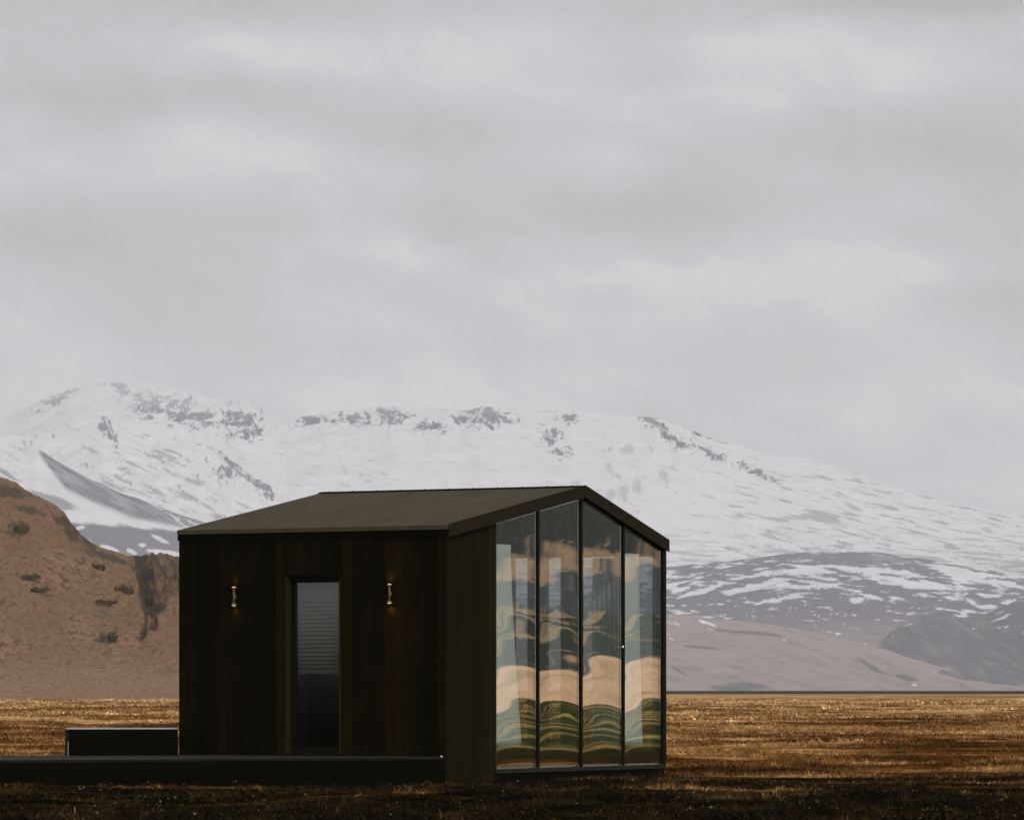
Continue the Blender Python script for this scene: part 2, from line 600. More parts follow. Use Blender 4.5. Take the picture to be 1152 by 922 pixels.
def layer(name, pts, Rr, base, rows, cols, paint, amp, nscale, power=1.15, seed=1, x0=-150, x1=1300, top=1.0, label=None):
    """a massif: its crest stands at distance Rr, its foot at distance base"""
    px = np.linspace(x0, x1, cols)
    sk = np.interp(px, [p[0] for p in pts], [p[1] for p in pts])
    k = np.ones(9) / 9
    sk = np.convolve(np.pad(sk, 4, 'edge'), k, 'valid')
    v = np.concatenate([np.linspace(0, 1, rows), np.linspace(1.02, 1.6, 12)])
    V, PX = np.meshgrid(v, px, indexing='ij')
    SK = np.broadcast_to(sk, V.shape)
    Yr = base + (Rr - base) * V
    X = (PX - 576) / FPX * Yr
    Hc = np.maximum((775 - SK) / FPX * Rr + EYE, -6)
    prof = np.where(V <= 1, np.clip(V, 0, 1) ** power, np.clip(1 - (V - 1) / 0.6, 0, 1) ** 0.8)
    H = Hc * prof
    n = fbm(X / nscale, Yr / nscale, 6, seed, 0.5, True) - 0.15
    n2 = fbm(X / (nscale * 0.22), Yr / (nscale * 0.22), 4, seed + 50, 0.55)
    env = np.clip(V * 4, 0, 1) * np.where(V <= 1, 1, prof)
    crest = 1 - 0.72 * np.exp(-((V - 1) / 0.10) ** 2)
    H = H + (n * amp * crest + n2 * amp * 0.22) * env
    H = np.where(V < 0.001, -8.0, H)
    H[-1] = -8
    PXv, PYv = pxy(X, Yr, H)
    col = paint(PXv, PYv, X, Yr, H, V)
    o = np_mesh(name, np.stack([X, Yr, H], -1).reshape(-1, 3), grid_faces(*V.shape), M['mountain'], col.reshape(-1, 3))
    tag(o, label, 'mountain', kind='structure')
    return o


def blob(px, py, cx, cy, rx, ry, ang=0.0):
    c, s = math.cos(R(ang)), math.sin(R(ang))
    dx, dy = px - cx, py - cy
    a = (dx * c + dy * s) / rx
    b_ = (-dx * s + dy * c) / ry
    return np.exp(-(a * a + b_ * b_))


def streak(px, py, ang, lx, ly, seed, oct=5):
    c, s = math.cos(R(ang)), math.sin(R(ang))
    return fbm((px * c + py * s) / lx, (-px * s + py * c) / ly, oct, seed, 0.6)


def mixsr(rock):
    return SNOW + (ROCK - SNOW) * rock[..., None]


def paint_massif(px, py, X, Y, H, V):
    wx_ = px + 9 * fbm(px / 22, py / 14, 3, 15)
    ribs = streak(wx_, py, 66, 12, 3.6, 3, 4)
    ribs2 = streak(wx_, py, 112, 10, 3.6, 13, 4)
    iso = fbm(wx_ / 13, py / 8, 5, 5, 0.65)
    crag = 0.50 * iso + 0.48 * np.where(fbm(px / 30, py / 30, 2, 19) > 0, ribs, ribs2) + (fbm((px + 0.5 * py) / 5.0, (py - 0.3 * px) / 4.6, 3, 7, 0.6, True) - 0.2) * 0.22
    f10 = streak(px, py, 13, 40, 3.2, 4, 5)
    f0 = streak(px, py, 3, 55, 3.6, 8, 5)
    cr = np.zeros_like(px)
    for bb in [(170, 455, 30, 14, 20), (205, 462, 45, 16, 15), (270, 470, 28, 14, 10), (275, 486, 22, 9, 0), (140, 438, 24, 7, 20), (70, 445, 30, 6, -28),
               (350, 472, 22, 8, 0), (395, 470, 26, 8, 0), (440, 468, 22, 9, 0), (482, 480, 20, 7, 0), (548, 468, 30, 12, 0), (520, 470, 14, 7, 0),
               (620, 492, 9, 14, 60), (632, 510, 8, 10, 60), (640, 470, 12, 6, 0), (735, 476, 24, 7, 35), (760, 498, 18, 7, 30), (785, 486, 18, 6, 10),
               (800, 510, 30, 5, 25), (850, 530, 40, 4, 25)]:
        cr = np.maximum(cr, blob(px, py, *bb))
    rock = sstep(crag * 1.25 + cr * 0.70, 0.40, 0.66) * (0.62 + 0.48 * sstep(py, 440, 478)) * sstep(cr, 0.02, 0.25)
    rock = rock + 0.10 * sstep(streak(px, py, 80, 30, 6, 17, 4), 0.15, 0.6) * sstep(560 - py, 0, 60)
    # thin patches on the open slope
    soft = np.zeros_like(px)
    for bb in [(718, 545, 12, 22, 10), (690, 532, 12, 14, 0), (750, 535, 14, 20, 40), (640, 545, 30, 10, 0), (690, 555, 30, 14, 0), (400, 535, 26, 8, 10), (700, 505, 40, 6, 0)]:
        soft = np.maximum(soft, blob(px, py, *bb))
    rock = np.maximum(rock, sstep(streak(px, py, 75, 22, 10, 12) * 0.9 + soft * 0.75, 0.55, 0.95) * 0.42)
    # the right flank: long falling streaks
    fl = sstep(px, 740, 900) * sstep(py, 490, 560)
    rock = np.maximum(rock, sstep(f10 + fl * 0.34, 0.50, 0.80) * 0.70)
    fl2 = sstep(py, 568, 640)
    rock = np.maximum(rock, sstep(f0 + fl2 * 0.75, 0.60, 0.95) * (0.45 + 0.35 * sstep(py, 600, 660)))
    ridge = blob(px, py, 880, 583, 46, 5, 0) + blob(px, py, 925, 580, 30, 9, 25) + blob(px, py, 960, 570, 26, 5, 30)
    rock = np.maximum(rock, sstep(f10 * 0.6 + ridge * 0.9, 0.45, 0.8) * 0.6)
    return mixsr(rock)


pts = [(-150, 505), (-40, 487), (15, 466), (45, 452), (75, 440), (110, 432), (150, 430), (190, 436), (215, 442), (250, 449), (275, 447), (295, 458), (318, 474), (335, 470), (365, 463), (400, 462),
       (438, 456), (470, 461), (500, 461), (520, 463), (545, 457), (580, 462), (605, 465), (640, 462), (680, 465), (735, 469), (770, 480), (795, 489), (850, 506), (920, 516), (955, 528), (985, 541), (1050, 560), (1100, 572), (1152, 583), (1300, 620)]
layer('mountain', pts, 10500, 7200, 420, 1150, paint_massif, 30, 900, 1.0, 11, label='long snow covered mountain range fading into low cloud')


def paint_spur(px, py, X, Y, H, V):
    n = streak(px, py, 24, 40, 4.5, 21)
    crag = streak(px, py, 60, 9, 3.5, 22, 4) * 0.8 + streak(px, py, 30, 24, 12, 27, 3) * 0.5
    cr = np.zeros_like(px)
    for bb in [(117, 478, 9, 11, 40), (125, 490, 12, 6, 30), (245, 505, 14, 5, 25), (262, 522, 22, 6, 35), (290, 542, 24, 7, 38), (255, 530, 18, 8, 20), (300, 556, 14, 5, 30)]:
        cr = np.maximum(cr, blob(px, py, *bb))
    rock = sstep(crag * 0.9 + cr * 0.9, 0.46, 0.72) * 0.95
    mid = blob(px, py, 190, 520, 70, 40, 15) + 0.8 * blob(px, py, 150, 545, 90, 14, 12) + 0.7 * blob(px, py, 220, 575, 70, 14, 5)
    rock = np.maximum(rock, sstep(n + mid * 0.40, 0.48, 0.80) * 0.62)
    return mixsr(rock)


pts = [(-150, 500), (-20, 495), (60, 482), (100, 473), (118, 469), (140, 483), (165, 489), (205, 496), (235, 503), (252, 513), (258, 521), (275, 532), (300, 548), (322, 561), (350, 590), (400, 640), (480, 740), (520, 779)]
layer('mountain', pts, 8300, 6700, 170, 620, paint_spur, 40, 600, 1.0, 23, x0=-150, x1=560, label='snowy rocky spur in front of the left summit')


def paint_cone(px, py, X, Y, H, V):
    n = streak(px, py, 30, 60, 4.5, 41)
    f = streak(px, py, 14, 50, 5, 42)
    # the bare wind-swept face under the crest, right of a sharp snow edge
    edge = np.interp(px, [-200, 41, 50, 75, 110, 150, 200, 260, 340], [400, 505, 520, 551, 567, 583, 592.5, 606, 628])
    face = sstep(edge - py, -3, 4) * sstep(px, 40, 46)
    rock = face * (0.72 + 0.28 * sstep(n, -0.3, 0.2)) * (1 - 0.9 * sstep(n + sstep(px, 120, 230) * 0.45, 0.55, 0.75))
    lens = sstep(blob(px, py, 45, 561, 50, 9, 14) + n * 0.15, 0.42, 0.62)
    rock = np.maximum(rock, lens * 0.75)
    left = sstep(30 - px, 0, 20) * sstep(n, -0.05, 0.3) * sstep(py, 505, 520)
    rock = np.maximum(rock, left * 0.75)
    # grey scree at the foot with a few snow patches
    foot = sstep(py - np.interp(px, [-50, 70, 110, 200, 300], [575, 586, 589, 597, 608]) + f * 4, -1.5, 2.5)
    pat = np.zeros_like(px)
    for bb in [(89, 594, 7, 2.5, -15), (100, 611, 6, 4, 30), (123, 617, 14, 4, 22), (160, 613, 5, 3, 0), (148, 620, 8, 3, 30), (180, 606, 14, 3, 25), (185, 622, 26, 5, 8), (230, 615, 30, 4, 8)]:
        pat = np.maximum(pat, blob(px, py, *bb))
    patm = sstep(pat + f * 0.25, 0.45, 0.6)
    rock = np.where(foot > 0, np.maximum(rock, foot * 0.97 * (1 - patm)), rock)
    return mixsr(rock)


pts = [(-150, 540), (-20, 509), (0, 507), (28, 512), (43, 507), (52, 511), (70, 523), (95, 537), (130, 553), (165, 567), (200, 580), (250, 596), (330, 615), (420, 650), (520, 720), (600, 779)]
layer('mountain', pts, 6700, 5400, 170, 600, paint_cone, 16, 420, 1.05, 37, x0=-150, x1=620, label='grey cone shaped mountain with snow gullies behind the brown hill')


def paint_dome(px, py, X, Y, H, V):
    a1 = streak(px, py, np.where(True, -12, 0), 52, 7, 61, 4)
    a2 = streak(px, py, 10, 46, 6.5, 62, 4)
    n = np.where(px < 880, a1, a2)
    wgt = sstep(px, 850, 920)
    n = a1 * (1 - wgt) + a2 * wgt
    f = streak(px, py, 4, 30, 3.2, 63, 5)
    s_amt = np.interp(py, [600, 622, 640, 660, 680, 700, 720, 740], [0.18, 0.10, 0.12, 0.06, -0.12, -0.20, -0.34, -0.6])
    s_amt = s_amt + 0.22 * sstep(780 - px, 0, 60) * sstep(670 - py, 0, 20) + 0.14 * sstep(px, 1000, 1150)
    # large drifts in the hollows of the dome
    dr = np.zeros_like(px)
    for bb in [(905, 642, 24, 5, -4), (868, 660, 36, 6, -4), (925, 660, 28, 5, 6), (885, 672, 26, 4, -14), (960, 640, 40, 3, 6), (1000, 650, 36, 4, 10), (1040, 660, 40, 4, 10), (1100, 650, 50, 4, 8),
               (830, 664, 20, 3, -8), (790, 664, 30, 3, -16), (985, 672, 20, 3, 6), (820, 684, 8, 3, 30), (800, 694, 22, 1.6, 4), (775, 690, 20, 1.5, 4), (760, 662, 16, 5, 10), (1120, 680, 30, 3, -14), (1085, 690, 16, 3, -18)]:
        dr = np.maximum(dr, blob(px, py, *bb))
    snow = sstep(n * 0.62 + f * 0.40 + s_amt + dr * 0.55, 0.16, 0.36)
    snow = np.maximum(snow, sstep(f + np.interp(py, [660, 690, 720, 735], [0, 0, -.12, -.5]), 0.44, 0.56))
    # bare dark cap
    cap = sstep(blob(px, py, 960, 628, 90, 7, 2) + n * 0.3, 0.5, 0.8)
    snow = snow * (1 - 0.85 * cap)
    base = ROCK * np.array([1.0, 1.0, 1.04])
    grey = lerp3(np.broadcast_to(base, px.shape + (3,)), np.array([0.215, 0.185, 0.180]), sstep(py + f * 10, 685, 730))
    return lerp3(grey, SNOW, snow)


pts = [(480, 760), (560, 712), (650, 672), (740, 640), (790, 637), (850, 630), (885, 624), (925, 620), (980, 623), (1060, 634), (1120, 641), (1180, 650), (1300, 680)]
layer('mountain', pts, 6900, 5200, 230, 800, paint_dome, 18, 500, 1.0, 55, x0=470, x1=1300, label='rounded grey mountain shoulder striped with snow right of the cabin')


def paint_darkhill(px, py, X, Y, H, V):
    f = streak(px, py, -20, 40, 4, 71)
    g_ = streak(px, py, 30, 30, 6, 72)
    base = np.broadcast_to(np.array([0.092, 0.094, 0.110]), px.shape + (3,))
    c = lerp3(base, np.array([0.15, 0.14, 0.145]), sstep(g_, 0.0, 0.5))
    return lerp3(c, SNOW, sstep(f + np.interp(py, [660, 690, 715, 730], [0.10, 0.02, -0.2, -0.8]), 0.45, 0.6))


pts = [(900, 779), (940, 752), (985, 722), (1015, 704), (1045, 694), (1062, 689), (1085, 697), (1110, 690), (1152, 672), (1220, 650), (1300, 640)]
layer('mountain', pts, 5900, 4700, 130, 460, paint_darkhill, 12, 350, 0.95, 77, x0=880, x1=1300, label='dark grey hill at the right edge below the snow line')


def paint_foothill(px, py, X, Y, H, V):
    f = streak(px, py, 14, 70, 7, 81)
    g_ = streak(px, py, 24, 40, 5, 82)
    base = np.broadcast_to(np.array([0.250, 0.208, 0.200]), px.shape + (3,))
    c = lerp3(base, np.array([0.205, 0.175, 0.172]), sstep(f, 0.0, 0.5))
    dk = np.zeros_like(px)
    for bb in [(830, 773, 40, 7, 0), (978, 748, 20, 4, 30), (1022, 763, 18, 4, 14), (850, 712, 46, 3, 6), (790, 728, 30, 2, 4), (815, 690, 40, 3, 6), (765, 755, 14, 2, 30)]:
        dk = np.maximum(dk, blob(px, py, *bb))
    c = lerp3(c, np.array([0.085, 0.092, 0.090]), sstep(dk + f * 0.3, 0.40, 0.75) * 0.85)
    c = lerp3(c, np.array([0.12, 0.105, 0.10]), sstep(g_, 0.42, 0.7) * 0.6)
    c = lerp3(c, SNOW, sstep(g_ + f * 0.5 + np.interp(py, [690, 705, 718, 728], [0.20, 0.08, -0.05, -0.9]) + 0.1 * sstep(800 - px, 0, 50), 0.62, 0.76))
    return c


pts = [(420, 700), (550, 690), (650, 688), (750, 691), (820, 697), (900, 709), (950, 720), (1000, 733), (1050, 748), (1100, 761), (1140, 771), (1200, 777), (1300, 779)]
layer('mountain', pts, 5100, 4150, 170, 700, paint_foothill, 9, 300, 0.95, 88, x0=420, x1=1300, label='pinkish brown foothill at the end of the plain')

# ------------------------------------------------------------------ brown hill on the left
M['hill'] = terrain_mat('hill_turf', 2.6, 0.30, bump=0.9, bump_dist=0.3, squash=(1, 0.25, 1))


def hill():
    Rr, base = 760.0, 470.0
    pts = [(-320, 505), (-150, 520), (-40, 538), (0, 545), (18, 549), (30, 559), (40, 566), (60, 571), (72, 579), (80, 594), (92, 609), (105, 617), (128, 625), (146, 634), (152, 630), (175, 629), (205, 634), (240, 648), (300, 672), (380, 712), (470, 760), (520, 778)]
    px = np.linspace(-320, 540, 620)
    sk = np.interp(px, [p[0] for p in pts], [p[1] for p in pts])
    v = np.concatenate([np.linspace(0, 1, 300), np.linspace(1.02, 1.8, 16)])
    V, PX = np.meshgrid(v, px, indexing='ij')
    SK = np.broadcast_to(sk, V.shape)
    Y = base + (Rr - base) * V
    X = (PX - 576) / FPX * Y
    Hc = (775 - SK) / FPX * Rr + EYE
    prof = np.where(V <= 1, np.sin(np.clip(V, 0, 1) * np.pi / 2) ** 1.25, np.clip(1 - (V - 1) / 0.8, 0, 1))
    k = np.hanning(71); k /= k.sum()
    sks = np.convolve(np.pad(sk, 35, 'edge'), k, 'valid')
    Hs = np.broadcast_to((775 - sks) / FPX * Rr + EYE, V.shape)
    wv = np.clip(V, 0, 1) ** 2.2
    H = (Hs + (Hc - Hs) * wv) * prof
    n = fbm(X / 26, Y / 60, 5, 101)
    env = np.clip(V * 3, 0, 1) * np.where(V <= 1, 1, prof)
    H = H + n * 1.3 * env * (1 - 0.6 * np.exp(-((V - 1) / 0.1) ** 2))
    H = H + (fbm(X / 3.2, Y / 9, 4, 151, 0.6) * 0.34 + fbm(X / 0.9, Y / 3.0, 3, 152, 0.6) * 0.10) * env
    gx, gy = pxy(X, Y, H)
    # bedrock breaking through: the outcrop by the house and the crags on the crest
    crag = streak(gx, gy, 62, 16, 6.5, 111, 5)
    o1 = sstep(gx - np.interp(gy, [620, 640, 665, 690, 715, 740], [146, 150, 154, 160, 153, 160]) + fbm(gy / 11, gx / 11, 3, 119) * 6, -1, 4)
    o1 = o1 * sstep(np.interp(gx, [140, 160, 185, 220], [712, 722, 690, 668]) + fbm(gx / 9, gy / 20, 3, 120) * 16 - gy, -2, 14)
    lip = np.exp(-((gx - np.interp(gy, [620, 640, 665, 690, 715, 740], [156, 160, 166, 172, 166, 172])) / 9.0) ** 2) * o1
    H = H + (crag * 1.25 - lip * 1.5) * o1 * env * (1 - sstep(V, 0.66, 0.90))
    gx, gy = pxy(X, Y, H)
    mott = fbm(X / 6, Y / 24, 5, 102, 0.6)
    mot2 = fbm(X / 1.6, Y / 7, 4, 103, 0.6)
    c = np.broadcast_to(np.array([0.158, 0.099, 0.061]), gx.shape + (3,))
    c = lerp3(c, np.array([0.205, 0.134, 0.086]), sstep(mott, 0.0, 0.6))
    c = lerp3(c, np.array([0.115, 0.066, 0.036]), sstep(-mott, 0.15, 0.7) * 0.5)
    c = lerp3(c, np.array([0.062, 0.040, 0.022]), sstep(fbm(X / 0.8, Y / 3.2, 3, 107, 0.7) + mott * 0.35, 0.22, 0.60) * 0.75)
    c = lerp3(c, np.array([0.060, 0.042, 0.024]), sstep(mot2 + mott * 0.5, 0.45, 0.75) * 0.7)
    c = lerp3(c, np.array([0.225, 0.152, 0.103]), sstep(gy, 725, 770) * 0.55)
    rk = o1 * sstep(crag + 0.3 * mott + lip * 0.7, 0.0, 0.40)
    c = lerp3(c, np.array([0.125, 0.084, 0.050]), o1 * 0.85)
    c = lerp3(c, np.array([0.052, 0.042, 0.027]), rk * 0.9)
    c = lerp3(c, np.array([0.042, 0.034, 0.022]), sstep(lip + mot2 * 0.5, 0.45, 0.85) * 0.85)
    c = lerp3(c, np.array([0.030, 0.026, 0.016]), o1 * sstep(streak(gx, gy, 70, 12, 4, 133, 4), 0.2, 0.5) * 0.85)
    dk = np.zeros_like(gx)
    for bb in [(10, 553, 30, 8, 12), (82, 600, 9, 16, -32), (70, 586, 14, 6, 20), (120, 626, 34, 4.5, 18), (20, 595, 14, 11, 0), (30, 573, 22, 5, 14), (100, 612, 10, 8, 30)]:
        dk = np.maximum(dk, blob(gx, gy, *bb))
    c = lerp3(c, np.array([0.046, 0.039, 0.023]), sstep(dk * 1.2 + mott * 0.30 + mot2 * 0.45 + streak(gx, gy, 50, 8, 3, 144, 4) * 0.4, 0.42, 0.80) * 0.85)
    gr = np.zeros_like(gx)
    for bb in [(115, 690, 26, 9, 10), (118, 720, 14, 12, 0), (185, 755, 24, 8, 0), (55, 690, 24, 6, 0)]:
        gr = np.maximum(gr, blob(gx, gy, *bb))
    c = lerp3(c, np.array([0.075, 0.066, 0.034]), sstep(gr + mott * 0.4 + mot2 * 0.3, 0.45, 1.0) * 0.4)
    c = c * np.array([0.96, 0.89, 0.83])
    H = np.where(V < 0.001, -1.5, H)
    H[-1] = -2
    o = np_mesh('hill', np.stack([X, Y, H], -1).reshape(-1, 3), grid_faces(*V.shape), M['hill'], c.reshape(-1, 3))
    tag(o, 'brown grassy hill with a rocky outcrop left of the cabin', 'hill', kind='structure')
    return X, Y, H, gx, gy


HX, HY, HH, HGX, HGY = hill()

# ------------------------------------------------------------------ valley side to the east, which the glass mirrors
def east_side():
    cx, cy = 1.0, 58.0
    r = np.concatenate([np.linspace(330, 470, 60), np.linspace(476, 1250, 170)])
    az = np.linspace(R(40), R(76), 260)
    RR, AZ = np.meshgrid(r, az, indexing='ij')
    X = cx + RR * np.sin(AZ)
    Y = cy + RR * np.cos(AZ)
    low = fbm(AZ * 14, RR / 300, 4, 201)
    el = np.interp(RR, [330, 345, 400, 455, 500, 700, 900, 1250], [-0.2, 0.0, 0.22, 0.36, 0.42, 1.15, 1.9, 3.3])
    H = EYE + np.tan(np.radians(el)) * RR * (1 + 0.25 * low) + fbm(X / 60, Y / 60, 5, 202) * 2.6 * sstep(RR, 440, 600)
    E = np.degrees(np.arctan2(H - EYE, RR)) + fbm(AZ * 30, RR / 160, 3, 203) * 0.09
    n = fbm(X / 40, Y / 60, 5, 204, 0.6)
    c = np.broadcast_to(np.array([0.85, 0.51, 0.30]), RR.shape + (3,))
    c = lerp3(c, np.array([0.58, 0.37, 0.19]), sstep(n, 0.0, 0.5))
    c = lerp3(c, np.array([0.030, 0.034, 0.026]), sstep(E, 0.37, 0.42))
    mixd = np.where((n > 0.05)[..., None], np.array([0.34, 0.22, 0.13]), np.array([0.026, 0.036, 0.018]))
    c = lerp3(c, mixd, sstep(E, 0.52, 0.62))
    c = lerp3(c, np.array([0.070, 0.078, 0.084]), sstep(E, 1.02, 1.15))
    c = lerp3(c, np.array([0.42, 0.27, 0.16]), sstep(E + n * 0.18, 1.50, 1.62))
    c = lerp3(c, np.array([0.038, 0.042, 0.034]), sstep(E + n * 0.15, 1.78, 1.90))
    o = np_mesh('hill', np.stack([X, Y, H], -1).reshape(-1, 3), grid_faces(*RR.shape), M['hill_far'], c.reshape(-1, 3))
    tag(o, 'tan and green valley side mirrored in the cabin glass', 'hill', kind='structure')


M['hill_far'] = terrain_mat('valley_side', 0.25, 0.2)
east_side()


def west_side():  # unseen rise, added so the door glass mirrors something dark low down
    r = np.linspace(300, 700, 50)
    az = np.linspace(R(205), R(282), 120)
    RR, AZ = np.meshgrid(r, az, indexing='ij')
    X = -2 + RR * np.sin(AZ)
    Y = 57 + RR * np.cos(AZ)
    H = 8.0 * np.sin(np.clip((RR - 300) / 400, 0, 1) * np.pi) ** 1.2 * (1 + 0.35 * fbm(AZ * 9, RR / 200, 4, 301)) - 0.5
    c = np.broadcast_to(np.array([0.015, 0.012, 0.006]), RR.shape + (3,))
    o = np_mesh('hill', np.stack([X, Y, H], -1).reshape(-1, 3), grid_faces(*RR.shape), M['hill_far'], c.reshape(-1, 3))
    tag(o, 'unseen dark rise added to darken the reflection in the door glass', 'hill', kind='structure')


west_side()

# ------------------------------------------------------------------ cabin
CORNER = (-0.773, 56.0)
RZ = -math.atan2(0.497, 0.868)
LX, LT = 3.84, 5.557            # front length (towards -x) and gable depth (towards +y)
RIDGE_T, RIDGE_Z = 3.325, 3.64
EAVE_Z, REAR_Z = 3.06, 3.02
ROOF_T = 0.14
FLOOR = 0.30
cabin = tag(empty('cabin', (CORNER[0], CORNER[1], 0), RZ), 'small dark timber cabin with a glass gable end standing on the heath', 'cabin')


def roof_z(x, y):
    if y <= RIDGE_T:
        return EAVE_Z + (RIDGE_Z - EAVE_Z) * y / RIDGE_T
    return RIDGE_Z + (REAR_Z - RIDGE_Z) * (y - RIDGE_T) / (LT - RIDGE_T)


def under(x, y):
    return roof_z(x, y) - ROOF_T + 0.004


DX0, DX1, DZ0, DZ1 = -2.271, -1.495, 0.31, 2.47     # door opening
# front wall: backing, then boards
fw = MB()
top = EAVE_Z - ROOF_T + 0.02
fw.box((-LX + 0.03, 0.030, 0.0), (DX0, 0.16, top), 0.0)
fw.box((DX1, 0.030, 0.0), (-0.03, 0.16, top), 0.0)
fw.box((DX0, 0.030, DZ1), (DX1, 0.16, top), 0.0)
fw.box((DX0, 0.030, 0.0), (DX1, 0.16, DZ0), 0.0)
x = -LX
rb = random.Random(3)
while x < -0.02:
    wdt = rb.choice([0.095, 0.12, 0.145, 0.145, 0.17])
    x1 = min(x + wdt, -0.002)
    if -0.002 - x1 < 0.04:
        x1 = -0.002
    tint = rb.choice([0.0, 0.04, 0.1, 0.2, 0.35, 0.55, 0.8])
    pr = rb.uniform(0, 0.004)
    g_ = 0.0028
    spans = [(0.02, top - 0.02)]
    a0, a1 = x + g_, x1 - g_
    segs = [(a0, a1, 0.02, top - 0.02)]
    if a1 > DX0 and a0 < DX1:
        segs = [(a0, a1, DZ1 + 0.004, top - 0.02), (a0, a1, 0.02, DZ0 - 0.004)]
        if a0 < DX0:
            segs.append((a0, DX0 - 0.002, DZ0, DZ1))
        if a1 > DX1:
            segs.append((DX1 + 0.002, a1, DZ0, DZ1))
    for (s0, s1, z0, z1) in segs:
        if s1 - s0 > 0.006:
            fw.box((s0, pr, z0), (s1, 0.030, z1), tint)
    x = x1
fw.build('front_wall', M['front_wood'], cabin)

# gable wall: boards from the corner to the glass
GY0, GY1, GZ0 = 1.143, 5.50, 0.07
gw = MB()
gw.prism([(-0.16, 0.162), (-0.030, 0.162), (-0.030, GY0 - 0.01), (-0.16, GY0 - 0.01)], 0.0, under, 0.1)
y = 0.0
while y < GY0 - 0.01:
    y1 = min(y + rb.choice([0.10, 0.125, 0.145]), GY0 - 0.004)
    tint = rb.choice([0.05, 0.2, 0.35, 0.5, 0.8])
    pr = rb.uniform(0, 0.006)
    gw.prism([(-0.028, y + 0.002), (0 - pr, y + 0.002), (0 - pr, y1 - 0.002), (-0.028, y1 - 0.002)], -0.02, under, tint)
    y = y1
gw.build('gable_wall', M['gable_wood'], cabin)

# left wall, rear wall frame, partition, floor, ceiling
lw_ = MB()
lw_.prism([(-LX, 0.035), (-LX + 0.14, 0.035), (-LX + 0.14, LT - 0.02), (-LX, LT - 0.02)], 0.0, under, 0.2)
lw_.build('side_wall', M['front_wood'], cabin)
fl = MB()
fl.box((-LX + 0.15, 0.165, 0.04), (-0.05, LT - 0.02, FLOOR - 0.01))
fl.build('floor', M['floor'], cabin)
rw = MB()
RY0, RY1 = LT - 0.10, LT - 0.02
wins = [(-0.56, -0.14), (-1.20, -0.62), (-1.72, -1.50), (-2.22, -2.00)]
edges = [-LX + 0.16] + sorted([q for a_, b_ in wins for q in (a_, b_)]) + [-0.102]
for a_, b_ in zip(edges[::2], edges[1::2]):
    rw.prism([(a_, RY0), (b_, RY0), (b_, RY1), (a_, RY1)], 0.0, under, 0.2)
for a_, b_ in wins:
    rw.box((a_, RY0 + 0.004, 0.0), (b_, RY1 - 0.004, 0.34), 0.2)
    rw.prism([(a_, RY0 + 0.004), (b_, RY0 + 0.004), (b_, RY1 - 0.004), (a_, RY1 - 0.004)], 2.82, under, 0.2)
rwo = rw.build('rear_wall', M['interior'], cabin)
for a_, b_ in wins:
    p = MB()
    p.box((a_ + 0.002, LT - 0.065, 0.342), (b_ - 0.002, LT - 0.055, 2.818))
    p.build('window', M['rear_glass'], cabin)
ce = MB()
for yy in ((0.17, RIDGE_T), (RIDGE_T + 0.002, RY0 - 0.002)):
    ce.prism([(-LX + 0.15, yy[0]), (-0.06, yy[0]), (-0.06, yy[1]), (-LX + 0.15, yy[1])], lambda x, y: under(x, y) - 0.06, lambda x, y: under(x, y) - 0.012)
ce.build('ceiling', M['interior'], cabin)
pt = MB()
pt.prism([(-2.95, 0.17), (-2.90, 0.17), (-2.90, RY0 - 0.004), (-2.95, RY0 - 0.004)], FLOOR, lambda x, y: under(x, y) - 0.065)
pt.build('partition', M['interior'], cabin)

# roof
OV = 0.05
rf = MB()
rb0, rb1 = -LX - 0.008, 0.035


def rz(x, y):
    yy = min(max(y, -0.06), LT + 0.05)
    if yy <= RIDGE_T:
        return EAVE_Z + (RIDGE_Z - EAVE_Z) * yy / RIDGE_T
    return RIDGE_Z + (REAR_Z - RIDGE_Z) * (yy - RIDGE_T) / (LT - RIDGE_T)


rf.prism([(rb0, -0.030), (rb1, -0.030), (rb1, RIDGE_T), (rb0, RIDGE_T)], lambda x, y: rz(x, y) - 0.05, rz)
rf.prism([(rb0, RIDGE_T), (rb1, RIDGE_T), (rb1, LT + 0.012), (rb0, LT + 0.012)], lambda x, y: rz(x, y) - 0.05, rz)
rfo = rf.build('roof', M['roof'], cabin)
core = MB()
core.prism([(rb0 + 0.02, 0.002), (-0.02, 0.002), (-0.02, RIDGE_T), (rb0 + 0.02, RIDGE_T)], lambda x, y: rz(x, y) - ROOF_T, lambda x, y: rz(x, y) - 0.052)
core.prism([(rb0 + 0.02, RIDGE_T + 0.001), (-0.02, RIDGE_T + 0.001), (-0.02, LT + 0.005), (rb0 + 0.02, LT + 0.005)], lambda x, y: rz(x, y) - ROOF_T, lambda x, y: rz(x, y) - 0.052)
core.build('roof_core', M['fascia_dark'], cabin)
rc = MB()      # ridge capping with its screws
rc.prism([(rb0 - 0.004, RIDGE_T - 0.09), (rb1 + 0.004, RIDGE_T - 0.09), (rb1 + 0.004, RIDGE_T), (rb0 - 0.004, RIDGE_T)], lambda x, y: rz(x, y) + 0.002, lambda x, y: rz(x, y) + 0.012)
rc.prism([(rb0 - 0.004, RIDGE_T), (rb1 + 0.004, RIDGE_T), (rb1 + 0.004, RIDGE_T + 0.09), (rb0 - 0.004, RIDGE_T + 0.09)], lambda x, y: rz(x, y) + 0.002, lambda x, y: rz(x, y) + 0.012)
for k in range(11):
    xx = rb0 + 0.12 + k * 0.36
    rc.lathe([(0.010, RIDGE_Z + 0.004), (0.010, RIDGE_Z + 0.014), (0.004, RIDGE_Z + 0.017), (0.0005, RIDGE_Z + 0.017)], xx, RIDGE_T - 0.02, 8)
rc.build('ridge_cap', M['fascia_dark'], rfo)
fa = MB()      # front fascia
fa.box((rb0 + 0.003, -0.020, EAVE_Z - 0.135), (rb1 - 0.004, -0.012, EAVE_Z - 0.055), 0.3)
